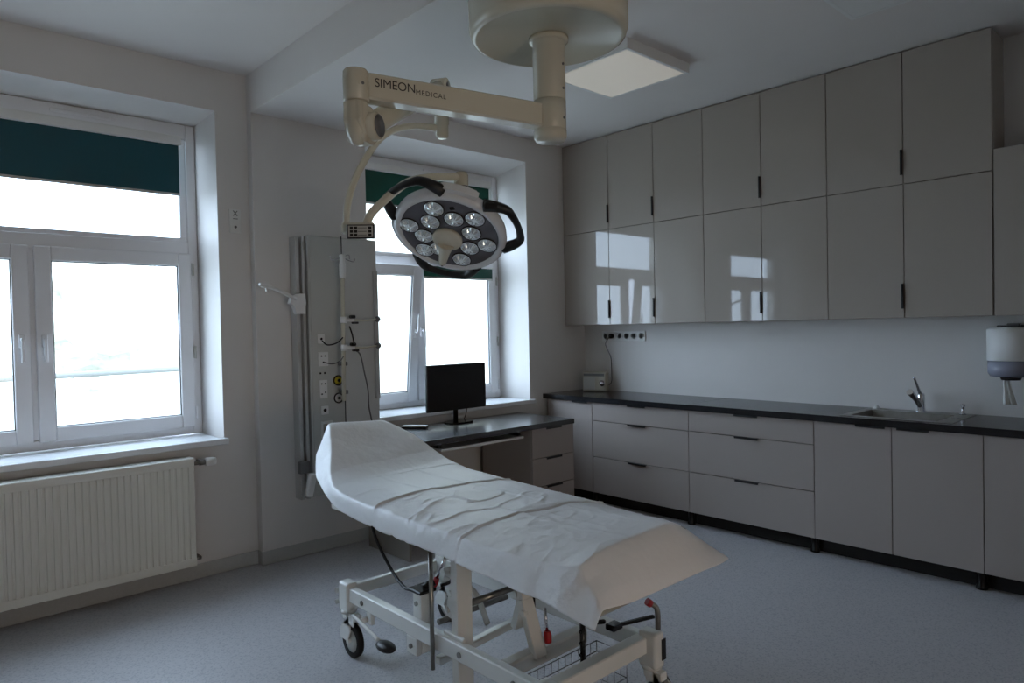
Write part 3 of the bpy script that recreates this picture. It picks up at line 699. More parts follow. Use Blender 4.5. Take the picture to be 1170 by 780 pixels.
# ------------------------------------------------------------------ surgical lamp
LM = thing('surgical_lamp', 'cream ceiling-mounted surgical lamp with jointed arms over the treatment couch', 'surgical lamp', (-2.785, -2.296, 2.118))
c0 = V((-2.785, -2.296, 0))
b = MB(); b.lathe([(0, 2.7465), (0.292, 2.7465), (0.30, 2.735), (0.30, 2.535), (0.293, 2.512), (0.275, 2.503), (0.270, 2.508), (0, 2.508)], c0, n=72); b.build('canopy', 'cream', LM)
b = MB(); b.lathe([(0, 2.5075), (0.075, 2.5075), (0.075, 2.495), (0.064, 2.49), (0.061, 2.49), (0.061, 2.275), (0.058, 2.272), (0, 2.272)], c0, n=40); b.build('shaft', 'cream', LM)
b = MB(); b.lathe([(0, 2.2715), (0.0615, 2.2715), (0.0615, 2.165), (0.059, 2.162), (0.0625, 2.16), (0.0625, 2.135), (0.054, 2.12), (0, 2.12)], c0, n=40); b.build('shaft_hub', 'cream', LM)
for z in (2.40, 2.31, 2.20):
    d_ = V((-0.30, -0.95, 0)).normalized(); d_ = V((0.2, -0.98, 0)).normalized(); rr = 0.0612 if z > 2.27 else 0.0617
    b = MB(); b.cyl(c0 + V((0, 0, z)) + d_ * (rr - 0.001), c0 + V((0, 0, z)) + d_ * (rr + 0.003), 0.005, 12); b.build('screw', 'grey2', LM)
sv = V((-2.789, -2.298, 2.208)); L = V((-3.524, -2.139, 2.208))
dA = (sv - L).normalized(); nA = V((dA.y, -dA.x, 0))
b = MB(); b.obox(L + dA * 0.028, sv - dA * 0.05, 0.068, 0.086, 0.007); arm = b.build('extension_arm', 'cream', LM)
b = MB(); b.lathe([(0, 0.052), (0.036, 0.052), (0.041, 0.046), (0.042, 0.03), (0.042, -0.047), (0.04, -0.05), (0, -0.05)], L - dA * 0.0, n=32); b.cyl(L + nA * 0.041, L + nA * 0.0435, 0.005, 12); b.build('arm_joint', 'cream', LM)
b = MB(); b.cyl(L + nA * 0.0436 + dA * 0.008, L + nA * 0.0446 + dA * 0.008, 0.005, 12); b.build('screw', 'grey2', LM)
# lettering on the arm
def text(s_, size, t0, dz, parent, spacing=1.0):
    cu = bpy.data.curves.new('lettering', 'FONT'); cu.body = s_; cu.size = size; cu.extrude = 0.0003; cu.space_character = spacing
    cu.align_x = 'LEFT'; cu.align_y = 'CENTER'
    to = bpy.data.objects.new('tmp', cu); col.objects.link(to)
    dg = bpy.context.evaluated_depsgraph_get(); me = bpy.data.meshes.new_from_object(to.evaluated_get(dg))
    bpy.data.objects.remove(to)
    Rm = Matrix((dA, V((0, 0, 1)), nA)).transposed().to_4x4()
    pos = L + dA * t0 + nA * 0.0353 + V((0, 0, dz)) - wloc(parent)
    me.transform(Matrix.Translation(pos) @ Rm)
    me.materials.clear(); me.materials.append(M['ink'])
    o = bpy.data.objects.new('lettering', me); col.objects.link(o); o.parent = parent; return o
text('SIMEON', 0.0405, 0.050, 0.010, arm, 0.98); text('MEDICAL', 0.0235, 0.193, 0.001, arm, 1.2)
# lower knuckle block (under the outer end)
sA = V((-3.50, -2.15, 2.085)); sB = V((-2.925, -1.80, 2.425))
b = MB(); b.lathe([(0, 2.156), (0.036, 2.156), (0.037, 2.15), (0.037, 2.10), (0.034, 2.06), (0.018, 2.02), (0, 2.018)], (L.x, L.y, 0), n=32)
hd = V((sB.x - sA.x, sB.y - sA.y, 0)).normalized(); hn = V((hd.y, -hd.x, 0))
b.lathe([(0, -0.036), (0.034, -0.036), (0.045, -0.03), (0.045, 0.034), (0.040, 0.040), (0, 0.040)], sA + hd * 0.02, hn, n=32)
b.prism([(-0.034, 0.07), (-0.034, 0.01), (-0.012, -0.045), (0.0, -0.055), (0.055, -0.055), (0.085, -0.035), (0.09, 0.0), (0.085, 0.03), (0.05, 0.07)], (L.x, L.y, 2.083), hd, (0, 0, 1), hn, 0.066, 0.008); b.build('lower_joint', 'cream', LM)
b = MB(); b.lathe([(0, 0.0405), (0.036, 0.0405), (0.037, 0.0425), (0, 0.0435)], sA + hd * 0.02, hn, n=32); b.build('joint_cap', 'grey2', LM)
b = MB(); b.tube([sA + hd * 0.02, sA + (sB - sA) * 0.3, sB], [0.035, 0.040, 0.032], 20, True, 0); b.build('spring_arm', 'cream', LM)
b = MB(); b.lathe([(0, -0.034), (0.034, -0.034), (0.038, -0.03), (0.038, 0.03), (0.034, 0.034), (0, 0.034)], sB + hd * 0.0 , hn, n=32)
b.lathe([(0, 2.44), (0.03, 2.44), (0.03, 2.275), (0.027, 2.272), (0.027, 2.225), (0.02, 2.216), (0, 2.216)], (-2.922, -1.80, 0), n=28); b.build('upper_joint', 'cream', LM)
b = MB(); b.lathe([(0, 0.0345), (0.02, 0.0345), (0.022, 0.0365), (0, 0.0375)], sB, hn, n=28); b.build('joint_cap', 'grey2', LM)
arc1 = [(-2.922, -1.8, 2.256), (-3.018, -1.766, 2.258), (-3.102, -1.744, 2.238), (-3.177, -1.73, 2.188), (-3.245, -1.725, 2.098), (-3.296, -1.721, 2.003), (-3.329, -1.72, 1.904), (-3.338, -1.725, 1.82)]
b = MB(); b.tube(arc1, 0.0135, 16); b.build('outer_yoke', 'cream', LM)
arc2 = [(-3.275, -1.76, 1.812), (-3.258, -1.772, 1.87), (-3.204, -1.793, 1.93), (-3.14, -1.81, 1.987), (-3.086, -1.818, 2.017), (-3.016, -1.828, 2.035), (-2.939, -1.845, 2.046), (-2.868, -1.855, 2.053)]
b = MB(); b.tube(arc2, 0.0165, 16); b.build('inner_yoke', 'cream', LM)
R_ = V((0.735, -0.6776, -0.021)); U_ = V((0.0283, -0.0003, 0.9996)); Fv = V((0.677, 0.735, -0.019))
b = MB(); b.obox((-3.355, -1.715, 1.815), (-3.245, -1.78, 1.815), 0.045, 0.045, 0.008); b.build('yoke_hub', 'cream', LM)
# keypad on the yoke end
kc = V((-3.345, -1.75, 1.795)); kR = V((0.80, -0.60, 0)); kN = V((-0.60, -0.80, 0))
b = MB(); b.prism([(-0.052, -0.026), (0.052, -0.026), (0.052, 0.027), (-0.052, 0.027)], kc + V((0.04, -0.03, 0)) + kN * 0.02, kR, (0, 0, 1), kN, 0.022, 0.003); kp = b.build('keypad', 'black', LM)
kf = kc + V((0.04, -0.03, 0)) + kN * 0.0315
b = MB(); b.prism([(-0.046, -0.021), (0.046, -0.021), (0.046, 0.022), (-0.046, 0.022)], kf, kR, (0, 0, 1), kN, 0.0012); b.build('key_panel', 'grey', kp)
b = MB()
for r_ in range(3):
    for cxx in (-0.034, -0.018, 0.035): b.prism([(-0.006, -0.005), (0.006, -0.005), (0.006, 0.005), (-0.006, 0.005)], kf + kR * cxx + V((0, 0, 0.0135 - 0.0135 * r_)) + kN * 0.0014, kR, (0, 0, 1), kN, 0.0014)
    b.prism([(-0.013, -0.001), (0.020, -0.001), (0.020, 0.001), (-0.013, 0.001)], kf + kR * 0.003 + V((0, 0, 0.0135 - 0.0135 * r_)) + kN * 0.0014, kR, (0, 0, 1), kN, 0.001)
b.build('keys', 'black', kp)
# knuckle at the head
Q = V((-2.929, -1.847, 1.812)); n_ = V((-0.4902, -0.2801, -0.8254)).normalized(); a_ = V((-0.4961, 0.8682, 0)); b_ = V((0.7166, 0.4095, -0.5646))
def P3(a, bb, h=0.0): return Q + a_ * a + b_ * bb + n_ * h
b = MB(); b.tube([(-2.868, -1.855, 2.072), (-2.868, -1.855, 2.06), (-2.868, -1.855, 1.985), P3(-0.105, -0.205, -0.025)], [0.022, 0.029, 0.029, 0.024], 20, True, 0); b.build('head_joint', 'cream', LM)
b = MB(); b.cyl((-2.868, -1.855, 2.006), (-2.868, -1.855, 2.014), 0.0305, 24); b.build('joint_ring', 'chrome', LM)
# head
hb = MB(); hb.lathe([(0.204, 0.002), (0.208, 0.012), (0.222, 0.014), (0.234, 0.006), (0.238, -0.012), (0.232, -0.035), (0.20, -0.06), (0.12, -0.078), (0, -0.082)], Q, n_, n=72)
def sector(th0, th1, r0, r1, k=14):
    return [(r1 * math.cos(th0 + (th1 - th0) * i / k), r1 * math.sin(th0 + (th1 - th0) * i / k)) for i in range(k + 1)] + [(r0 * math.cos(th1 + (th0 - th1) * i / k), r0 * math.sin(th1 + (th0 - th1) * i / k)) for i in range(k + 1)]
D_ = math.radians
hb.prism(sector(D_(-135), D_(-100), 0.20, 0.258), Q - n_ * 0.02, a_, b_, n_, 0.034, 0.006)
hb.prism(sector(D_(-20), D_(20), 0.20, 0.25), Q - n_ * 0.025, a_, b_, n_, 0.03, 0.006)
head = hb.build('lamp_head', 'head', LM)
b = MB(); b.lathe([(0, 0.0005), (0.204, 0.0005), (0.2045, 0.003), (0.199, 0.004), (0, 0.004)], Q, n_, n=72); b.build('light_face', 'disc', head)
b = MB(); b.lathe([(0, 0.0045), (0.064, 0.0045), (0.064, 0.014), (0.060, 0.020), (0.03, 0.023), (0, 0.024)], P3(0.017, 0.022), n_, n=40)
b.tube([P3(0.03, 0.045, 0.008), P3(0.055, 0.095, 0.016), P3(0.08, 0.145, 0.020), P3(0.086, 0.158, 0.020)], [0.040, 0.024, 0.018, 0.016], 18); cv = b.build('centre_handle', 'cream', head)
b = MB(); b.cyl(P3(0.086, 0.160, 0.0355), P3(0.0865, 0.161, 0.0375), 0.005, 10); b.build('handle_button', 'black', cv)
for (la, lb) in [(0.011, -0.156), (0.054, -0.084), (-0.051, -0.089), (-0.139, -0.081), (0.153, -0.073), (0.113, -0.004), (-0.097, -0.001), (0.144, 0.083), (-0.141, 0.079), (-0.06, 0.089), (-0.0, 0.159), (0.078, 0.083)]:
    b = MB(); N = 24; o0 = P3(la, lb, 0.0045)
    R0 = 0.040
    ringv = []
    prof = [(1.0, 0.0), (1.0, 0.004), (0.93, 0.006), (0.82, 0.0035), (0.45, 0.012), (0.22, 0.014), (0.0, 0.0145)]
    for (rr, h) in prof:
        if rr == 0: ringv.append([b.bm.verts.new(o0 + n_ * h)]); continue
        row = []
        for k in range(N):
            fl = 1.0 + (0.10 if (k % 4) < 2 else -0.10) * (1 if 0.3 < rr < 0.9 else 0)
            hh_ = h + (0.0025 if (k % 4) < 2 else -0.001) * (1 if 0.3 < rr < 0.9 else 0)
            t_ = 2 * PI * k / N
            row.append(b.bm.verts.new(o0 + (a_ * math.cos(t_) + b_ * math.sin(t_)) * R0 * rr * fl + n_ * hh_))
        ringv.append(row)
    for r0, r1 in zip(ringv, ringv[1:]):
        for k in range(N):
            if len(r1) == 1: b.bm.faces.new((r0[k], r0[(k + 1) % N], r1[0]))
            else: b.bm.faces.new((r0[k], r0[(k + 1) % N], r1[(k + 1) % N], r1[k]))
    sl = b.build('led_lens', 'ledglass', head)
    b = MB(); b.lathe([(0.0405, 0), (0.0405, 0.005), (0.043, 0.005), (0.043, 0)], o0, n_, n=24); b.build('lens_rim', 'black', sl)
# three black grips around the rim
def grip(th, span, k=16):
    pts = []
    out = [(th - span + 2 * span * i / k) for i in range(k + 1)]
    outer = [((0.232 + 0.062 * min(1, math.sin(PI * i / k) * 1.5)) * math.cos(t), (0.232 + 0.062 * min(1, math.sin(PI * i / k) * 1.5)) * math.sin(t)) for i, t in enumerate(out)]
    b = MB()
    q = [P3(x, y, -0.012) for x, y in outer]
    r = [0.026 - 0.012 * math.sin(PI * i / k) for i in range(k + 1)]
    b.tube(q, r, 12, True, 1); return b.build('grip', 'black', head)
grip(D_(182), D_(33)); grip(D_(-66), D_(36)); grip(D_(66), D_(34))
b = MB(); b.prism([(-0.009, -0.006), (0.009, -0.006), (0.009, 0.006), (-0.009, 0.006)], P3(-0.065, -0.15, 0.006), a_, b_, n_, 0.008); b.build('sensor', 'black', head)

# ------------------------------------------------------------------ ceiling panel lights
def plight(x0, x1, y0, y1, h, label, m):
    t = thing('ceiling_light', label, 'ceiling light', ((x0 + x1) / 2, (y0 + y1) / 2, CEIL - h), 'ceiling panel lights')
    b = MB(); f = 0.02; z0 = CEIL - h
    for bx in ((x0, x1, y0, y0 + f), (x0, x1, y1 - f, y1), (x0, x0 + f, y0 + f, y1 - f), (x1 - f, x1, y0 + f, y1 - f)): b.box(bx[0], bx[1], bx[2], bx[3], z0, CEIL - 0.0005)
    b.box(x0 + f, x1 - f, y0 + f, y1 - f, CEIL - 0.01, CEIL - 0.0005); b.build('housing', 'white', t)
    b = MB(); b.box(x0 + f, x1 - f, y0 + f, y1 - f, z0 + 0.001, z0 + 0.004); b.build('diffuser', m, t)
plight(-1.655, -1.06, -1.80, -1.20, 0.06, 'square white ceiling panel light with reflected light put in as emission, beside the lamp canopy', 'diffuser')
plight(-1.535, -0.935, -3.29, -2.69, 0.012, 'square flush ceiling panel at the top edge of the photo, not lit', 'white')

# ------------------------------------------------------------------ treatment couch
BD = thing('treatment_couch', 'white-framed wheeled treatment couch standing in the middle of the floor', 'treatment couch', (-2.94, -2.0, 0))
XA, XB, YH, YE = -3.20, -2.68, -1.42, -2.62
b = MB()
b.obox((XA, YH, 0.275), (XA, -2.68, 0.275), 0.035, 0.062, 0.004); b.build('base_rail', 'frame', BD)
b = MB(); b.obox((XB, YH, 0.275), (XB, -2.68, 0.275), 0.035, 0.062, 0.004); b.build('base_rail', 'frame', BD)
b = MB(); b.obox((XA + 0.018, YH + 0.04, 0.265), (XB - 0.018, YH + 0.04, 0.265), 0.035, 0.05, 0.004); b.build('cross_rail', 'frame', BD)
b = MB(); b.obox((XA + 0.018, YE, 0.275), (XB - 0.018, YE, 0.275), 0.05, 0.06, 0.004); b.build('cross_rail', 'frame', BD)
for (x, y, s_) in ((XA, YH, 1), (XB, YH, 1), (XA, YE - 0.03, -1), (XB, YE - 0.03, -1)):
    # caster housing
    b = MB(); b.box(x - 0.028, x + 0.028, y - 0.035, y + 0.045, 0.195, 0.325, 0.012, seg=3)
    b.lathe([(0, 0.0), (0.030, 0.0), (0.034, -0.006), (0.034, -0.014), (0, -0.014)], (x, y + 0.005, 0.2045), n=24); ho = b.build('caster_housing', 'frame', BD)
    b = MB()
    cov = [(-0.012, -0.005), (-0.070, -0.003)] + [(0.080 * math.cos(D_(a)), 0.080 * math.sin(D_(a))) for a in range(180, 59, -15)][1:] + [(0.05, 0.112), (0.005, 0.112), (0.012, 0.04)]
    for sx in (-0.020, 0.020): b.prism(cov, (x + sx, y - 0.028, 0.078), (0, -s_, 0), (0, 0, 1), (1, 0, 0), 0.008, 0.001)
    b.box(x - 0.018, x + 0.018, y - 0.05, y + 0.03, 0.158, 0.190, 0.004); b.cyl((x - 0.027, y - 0.028, 0.0745), (x + 0.027, y - 0.028, 0.0745), 0.009, 12)
    b.build('fork', 'frame', ho)
    b = MB(); b.lathe([(0.050, -0.012), (0.071, -0.013), (0.0735, -0.006), (0.0735, 0.006), (0.071, 0.013), (0.050, 0.012)], (x, y + 0.002 - 0.03, 0.0745), (1, 0, 0), n=36); wh = b.build('wheel', 'rubber', ho)
    b = MB(); b.lathe([(0, -0.0135), (0.02, -0.014), (0.050, -0.010), (0.050, 0.010), (0.02, 0.014), (0, 0.0135)], (x, y + 0.002 - 0.03, 0.0745), (1, 0, 0), n=30); b.build('wheel_hub', 'grey', wh)
    if s_ > 0:
        b = MB(); b.box(x - 0.02, x + 0.02, y + 0.046, y + 0.058, 0.225, 0.29, 0.004); b.cyl((x - 0.03, y + 0.06, 0.275), (x + 0.03, y + 0.06, 0.275), 0.012, 14); b.cyl((x - 0.03, y + 0.064, 0.225), (x + 0.03, y + 0.064, 0.225), 0.01, 14); b.build('brake_cam', 'grey', ho)
    else:
        b = MB(); b.box(x + 0.006, x + 0.030, y - 0.0375, y - 0.0352, 0.225, 0.30); b.build('cap', 'black', ho)
for x in (XA,):
    for yy in (-1.56, -2.22, -2.50):
        b = MB(); b.cyl((x - 0.018, yy, 0.272), (x - 0.0215, yy, 0.272), 0.011, 16); b.build('bolt', 'steel', BD)
# brake pedal on the outside of the rail
b = MB(); b.tube([(XA - 0.018, -1.60, 0.215), (XA - 0.05, -1.60, 0.215)], 0.012, 12); b.tube([(XA - 0.05, -1.54, 0.222), (XA - 0.052, -1.60, 0.215), (XA - 0.055, -1.76, 0.185)], 0.0075, 10)
b.obox((XA - 0.0, -1.60, 0.19), (XA, -1.60, 0.245), 0.02, 0.035, 0.003); pdl = b.build('pedal_lever', 'frame', BD)
b = MB(); bmesh.ops.create_uvsphere(b.bm, u_segments=24, v_segments=12, radius=1, matrix=Matrix.Translation((XA - 0.055, -1.80, 0.178)) @ Matrix.Diagonal((0.032, 0.055, 0.019, 1)))
for f in b.bm.faces: f.smooth = True
b.build('pedal_pad', 'black', pdl)
# foot hydraulic post
b = MB(); b.obox((XA + 0.04, -1.915, 0.17), (XA + 0.04, -1.915, 0.40), 0.045, 0.055, 0.003, (0, 1, 0)); b.box(XA - 0.012, XA + 0.012, -1.95, -1.88, 0.172, 0.240, 0.003); b.build('pump_post', 'frame', BD)
b = MB(); b.cyl((XA + 0.016, -1.915, 0.36), (XA + 0.010, -1.915, 0.36), 0.009, 12); b.cyl((XA + 0.016, -1.915, 0.205), (XA - 0.02, -1.915, 0.205), 0.009, 12); b.build('bolt', 'steel', BD)
b = MB(); b.box(XA + 0.005, XA + 0.085, -1.955, -1.87, 0.401, 0.415, 0.004); b.cyl((XA + 0.05, -1.915, 0.41), (XA + 0.09, -1.93, 0.43), 0.016, 14); b.build('motor_cap', 'black', BD)
# columns: two side links rising to the upper frame, and the scissor behind
b = MB(); b.obox((XA + 0.045, -2.16, 0.12), (XA + 0.045, -2.16, 0.63), 0.07, 0.042, 0.004, (0, 1, 0)); b.build('lift_column', 'frame', BD)
b = MB(); b.obox((XA + 0.01, -2.10, 0.31), (XA + 0.01, -2.22, 0.31), 0.015, 0.02, 0.003); b.build('column_clamp', 'frame', BD)
b = MB(); b.cyl((XA - 0.028, -2.075, 0.175), (XA - 0.028, -2.075, 0.62), 0.0085, 12); b.build('guide_rod', 'steel', BD)
b = MB(); b.obox((XA + 0.16, -1.95, 0.28), (XA + 0.16, -2.02, 0.62), 0.04, 0.035, 0.003, (0, 1, 0)); b.cyl((XA + 0.139, -1.97, 0.38), (XA + 0.13, -1.97, 0.38), 0.012, 12); b.cyl((XA + 0.139, -1.95, 0.31), (XA + 0.13, -1.95, 0.31), 0.012, 12); b.build('lift_link', 'frame', BD)
b = MB(); b.obox((-2.72, -2.02, 0.28), (-2.72, -2.16, 0.62), 0.05, 0.035, 0.003, (0, 1, 0)); b.build('lift_link', 'frame', BD)
b = MB(); b.obox((-2.86, -2.14, 0.24), (-2.86, -2.22, 0.50), 0.06, 0.03, 0.003, (0, 1, 0)); b.cyl((-2.895, -2.16, 0.38), (-2.875, -2.16, 0.38), 0.012, 14); b.build('lift_link', 'frame', BD)
b = MB(); b.obox((-3.0, -2.40, 0.25), (-3.0, -2.33, 0.44), 0.055, 0.03, 0.003, (0, 1, 0)); b.cyl((-3.035, -2.35, 0.40), (-3.015, -2.35, 0.40), 0.012, 14); b.build('lift_link', 'frame', BD)
b = MB(); b.obox((-3.14, -2.37, 0.245), (-2.74, -2.37, 0.245), 0.055, 0.055, 0.006); b.cyl((-2.96, -2.40, 0.245), (-2.96, -2.405, 0.245), 0.012, 14); b.build('torsion_bar', 'frame', BD)
b = MB(); b.obox((-3.16, -2.01, 0.16), (-2.72, -2.01, 0.19), 0.035, 0.03, 0.004); b.tube([(-3.0, -1.85, 0.42), (-2.93, -1.95, 0.35), (-2.90, -2.0, 0.22)], 0.012, 10); b.cyl((-3.01, -1.85, 0.42), (-2.97, -1.85, 0.42), 0.016, 12); b.build('scissor_link', 'frame', BD)
b = MB(); b.cyl((-3.1, -2.14, 0.40), (-2.74, -2.14, 0.40), 0.013, 14); b.build('link_axle', 'steel', BD)
b = MB(); b.cyl((-3.1, -1.94, 0.27), (-2.74, -1.94, 0.27), 0.012, 14); b.build('link_axle', 'steel', BD)
b = MB(); b.cyl((-2.93, -2.30, 0.29), (-2.93, -2.30, 0.43), 0.008, 10); b.build('gas_spring', 'blackgl', BD)
b = MB(); b.cyl((-2.95, -2.56, 0.245), (-2.95, -2.56, 0.42), 0.010, 12); b.tube([(-2.95, -2.56, 0.41), (-2.90, -2.58, 0.40), (-2.86, -2.58, 0.39)], 0.008, 10)
for zz in (0.26, 0.30, 0.34, 0.38): b.cyl((-2.964, -2.56, zz), (-2.958, -2.56, zz), 0.006, 8)
b.build('gas_spring', 'blackgl', BD)
for (p0, p1) in (((-2.97, -2.40, 0.42), (-2.97, -2.41, 0.335)), ((-2.90, -1.74, 0.45), (-2.93, -1.70, 0.335))):
    b = MB(); b.cyl(p0, p1, 0.006, 10); rl = b.build('release_lever', 'chrome', BD)
    q1 = V(p1); dd = (V(p1) - V(p0)).normalized()
    b = MB(); b.tube([q1 - dd * 0.004, q1 + dd * 0.012, q1 + dd * 0.036], [0.011, 0.015, 0.013], 14); b.build('lever_knob', 'red', rl)
# wire basket near the foot end
b = MB(); wr = 0.0018
bx0_, bx1_, by0_, by1_ = -3.12, -2.74, -2.58, -2.44
for k in range(12):
    x = bx0_ + (bx1_ - bx0_) * k / 11
    b.tube([(x, by0_, 0.24), (x, by0_, 0.10), (x, by1_, 0.10), (x, by1_, 0.24)], wr, 6, True, 0)
for z in (0.10, 0.15, 0.20, 0.24):
    b.tube([(bx0_, by0_, z), (bx1_, by0_, z), (bx1_, by1_, z), (bx0_, by1_, z), (bx0_, by0_, z)], wr * 1.3, 6, True, 0)
b.build('wire_basket', 'chrome', BD)
# upper frame and foot handle
b = MB(); b.obox((-3.17, -1.25, 0.635), (-3.17, -2.44, 0.635), 0.03, 0.05, 0.004); b.obox((-2.71, -1.25, 0.635), (-2.71, -2.44, 0.635), 0.03, 0.05, 0.004)
for yy in (-1.28, -1.95, -2.16, -2.42): b.obox((-3.155, yy, 0.635), (-2.725, yy, 0.635), 0.04, 0.045, 0.004)
b.build('upper_frame', 'frame', BD)
b = MB(); b.obox((-2.86, -2.18, 0.50), (-2.86, -2.18, 0.612), 0.05, 0.03, 0.003, (0, 1, 0)); b.build('support_bar', 'frame', BD)
b = MB(); b.obox((-3.0, -2.33, 0.44), (-3.0, -2.30, 0.612), 0.045, 0.028, 0.003, (0, 1, 0)); b.build('support_bar', 'frame', BD)
b = MB(); b.tube([(-2.665, -2.665, 0.33), (-2.665, -2.665, 0.385), (-2.670, -2.66, 0.41), (-2.685, -2.65, 0.422)], 0.010, 12); fh = b.build('foot_handle', 'steel', BD)
b = MB(); b.tube([(-2.684, -2.65, 0.421), (-2.697, -2.643, 0.432)], 0.0135, 14); b.build('handle_grip', 'red', fh)
b = MB(); b.obox((-2.675, -2.655, 0.375), (-2.85, -2.62, 0.385), 0.014, 0.012, 0.002); b.box(-2.88, -2.83, -2.64, -2.60, 0.375, 0.395, 0.003); b.build('handle_bar', 'blackgl', fh)
b = MB(); b.box(-3.21, -2.70, -2.835, -2.45, 0.565, 0.655, 0.025, seg=3); b.build('foot_board', 'vinyl', BD)
# mattress pieces
def cushion(pts, name):
    b = MB(); y0, z0, y1, z1, xa, xb, xa1, xb1, th = pts
    d = V((0, y1 - y0, z1 - z0)).normalized(); up = V((0, -d.z, d.y)) if d.y > 0 else V((0, d.z, -d.y))
    A = [V((xa, y0, z0)), V((xb, y0, z0)), V((xb1, y1, z1)), V((xa1, y1, z1))]
    lo = [b.bm.verts.new(p - up * th) for p in A]; hi = [b.bm.verts.new(p) for p in A]
    fs = [b.bm.faces.new(lo[::-1]), b.bm.faces.new(hi)] + [b.bm.faces.new((lo[i], lo[(i + 1) % 4], hi[(i + 1) % 4], hi[i])) for i in range(4)]
    bmesh.ops.bevel(b.bm, geom=list(b.bm.edges), offset=0.022, segments=4, affect='EDGES', profile=0.5)
    for f in b.bm.faces: f.smooth = True
    return b.build(name, 'vinyl', BD)
cushion((-1.40, 0.725, -2.80, 0.725, -3.235, -2.65, -3.225, -2.66, 0.062), 'mattress')
cushion((-1.385, 0.722, -1.01, 0.885, -3.13, -2.69, -3.02, -2.76, 0.055), 'headrest')
b = MB(); b.obox((-2.94, -1.3, 0.66), (-2.94, -1.05, 0.83), 0.18, 0.02, 0.004); b.build('headrest_bracket', 'frame', BD)
# hanging cable
b = MB(); b.tube([(-3.11, -1.46, 0.612), (-3.12, -1.52, 0.52), (-3.12, -1.64, 0.41), (-3.14, -1.78, 0.37), (-3.15, -1.88, 0.41)], 0.0065, 10); b.tube([(-3.10, -1.96, 0.42), (-3.07, -1.99, 0.44), (-3.06, -2.01, 0.52), (-3.06, -2.02, 0.61)], 0.0065, 10); b.build('cable', 'black', BD)

# ------------------------------------------------------------------ disposable sheet
# rows from the head (behind the headrest) to the foot hem; each row: left hem, left edge, left mid, right mid, right edge, right hem
rows = [
 # y,      z-hemL, xL0,   xL1,zL1,    zmid,  xR1, zR1,   xR0, zR0
 (-0.985, dict(L0=(-3.085, -1.00, 0.80), L1=(-3.05, -0.975, 0.88), M=(0.90, 0.90), R1=(-2.72, -0.965, 0.87), R0=(-2.70, -0.97, 0.80), y=-0.965)),
 (-0.99, dict(L0=(-3.115, -1.01, 0.845), L1=(-3.055, -0.99, 0.955), M=(0.958, 0.952), R1=(-2.735, -0.98, 0.945), R0=(-2.675, -0.99, 0.87), y=-0.985)),
 (-1.05, dict(L0=(-3.150, -1.05, 0.825), L1=(-3.070, -1.04, 0.945), M=(0.935, 0.930), R1=(-2.700, -1.05, 0.920), R0=(-2.64, -1.06, 0.84), y=-1.04)),
 (-1.15, dict(L0=(-3.200, -1.14, 0.74), L1=(-3.125, -1.15, 0.865), M=(0.87, 0.875), R1=(-2.655, -1.15, 0.875), R0=(-2.60, -1.17, 0.79), y=-1.15)),
 (-1.28, dict(L0=(-3.245, -1.30, 0.705), L1=(-3.205, -1.29, 0.775), M=(0.795, 0.80), R1=(-2.625, -1.28, 0.81), R0=(-2.58, -1.30, 0.735), y=-1.28)),
 (-1.38, dict(L0=(-3.262, -1.40, 0.68), L1=(-3.245, -1.39, 0.745), M=(0.758, 0.765), R1=(-2.615, -1.38, 0.775), R0=(-2.575, -1.40, 0.70), y=-1.385)),
 (-1.55, dict(L0=(-3.280, -1.55, 0.655), L1=(-3.265, -1.55, 0.728), M=(0.748, 0.752), R1=(-2.61, -1.55, 0.745), R0=(-2.575, -1.56, 0.675), y=-1.55)),
 (-1.90, dict(L0=(-3.290, -1.90, 0.648), L1=(-3.268, -1.90, 0.722), M=(0.748, 0.750), R1=(-2.61, -1.90, 0.735), R0=(-2.575, -1.90, 0.665), y=-1.90)),
 (-2.25, dict(L0=(-3.298, -2.25, 0.640), L1=(-3.270, -2.25, 0.718), M=(0.750, 0.748), R1=(-2.61, -2.25, 0.722), R0=(-2.575, -2.25, 0.655), y=-2.25)),
 (-2.55, dict(L0=(-3.304, -2.56, 0.632), L1=(-3.268, -2.55, 0.716), M=(0.752, 0.750), R1=(-2.615, -2.55, 0.712), R0=(-2.57, -2.56, 0.648), y=-2.55)),
 (-2.76, dict(L0=(-3.308, -2.77, 0.622), L1=(-3.255, -2.74, 0.722), M=(0.762, 0.764), R1=(-2.635, -2.75, 0.706), R0=(-2.575, -2.76, 0.642), y=-2.755)),
 (-2.815, dict(L0=(-3.312, -2.83, 0.615), L1=(-3.245, -2.815, 0.735), M=(0.765, 0.768), R1=(-2.65, -2.82, 0.690), R0=(-2.58, -2.83, 0.640), y=-2.82)),
 (-2.845, dict(L0=(-3.312, -2.87, 0.612), L1=(-3.255, -2.855, 0.700), M=(0.735, 0.738), R1=(-2.655, -2.86, 0.675), R0=(-2.59, -2.87, 0.636), y=-2.86)),
 (-2.90, dict(L0=(-3.310, -2.91, 0.607), L1=(-3.270, -2.905, 0.672), M=(0.683, 0.680), R1=(-2.665, -2.905, 0.650), R0=(-2.605, -2.905, 0.633), y=-2.905)),
 (-2.93, dict(L0=(-3.308, -2.925, 0.605), L1=(-3.277, -2.93, 0.652), M=(0.638, 0.635), R1=(-2.68, -2.93, 0.632), R0=(-2.615, -2.92, 0.630), y=-2.93)),
]
def catmull(p, t):
    n = len(p); i = min(int(t), n - 2); f = t - i
    a = p[max(0, i - 1)]; b0 = p[i]; c = p[i + 1]; d = p[min(n - 1, i + 2)]
    return 0.5 * ((2 * b0) + (c - a) * f + (2 * a - 5 * b0 + 4 * c - d) * f * f + (-a + 3 * b0 - 3 * c + d) * f ** 3)
ctrl = []
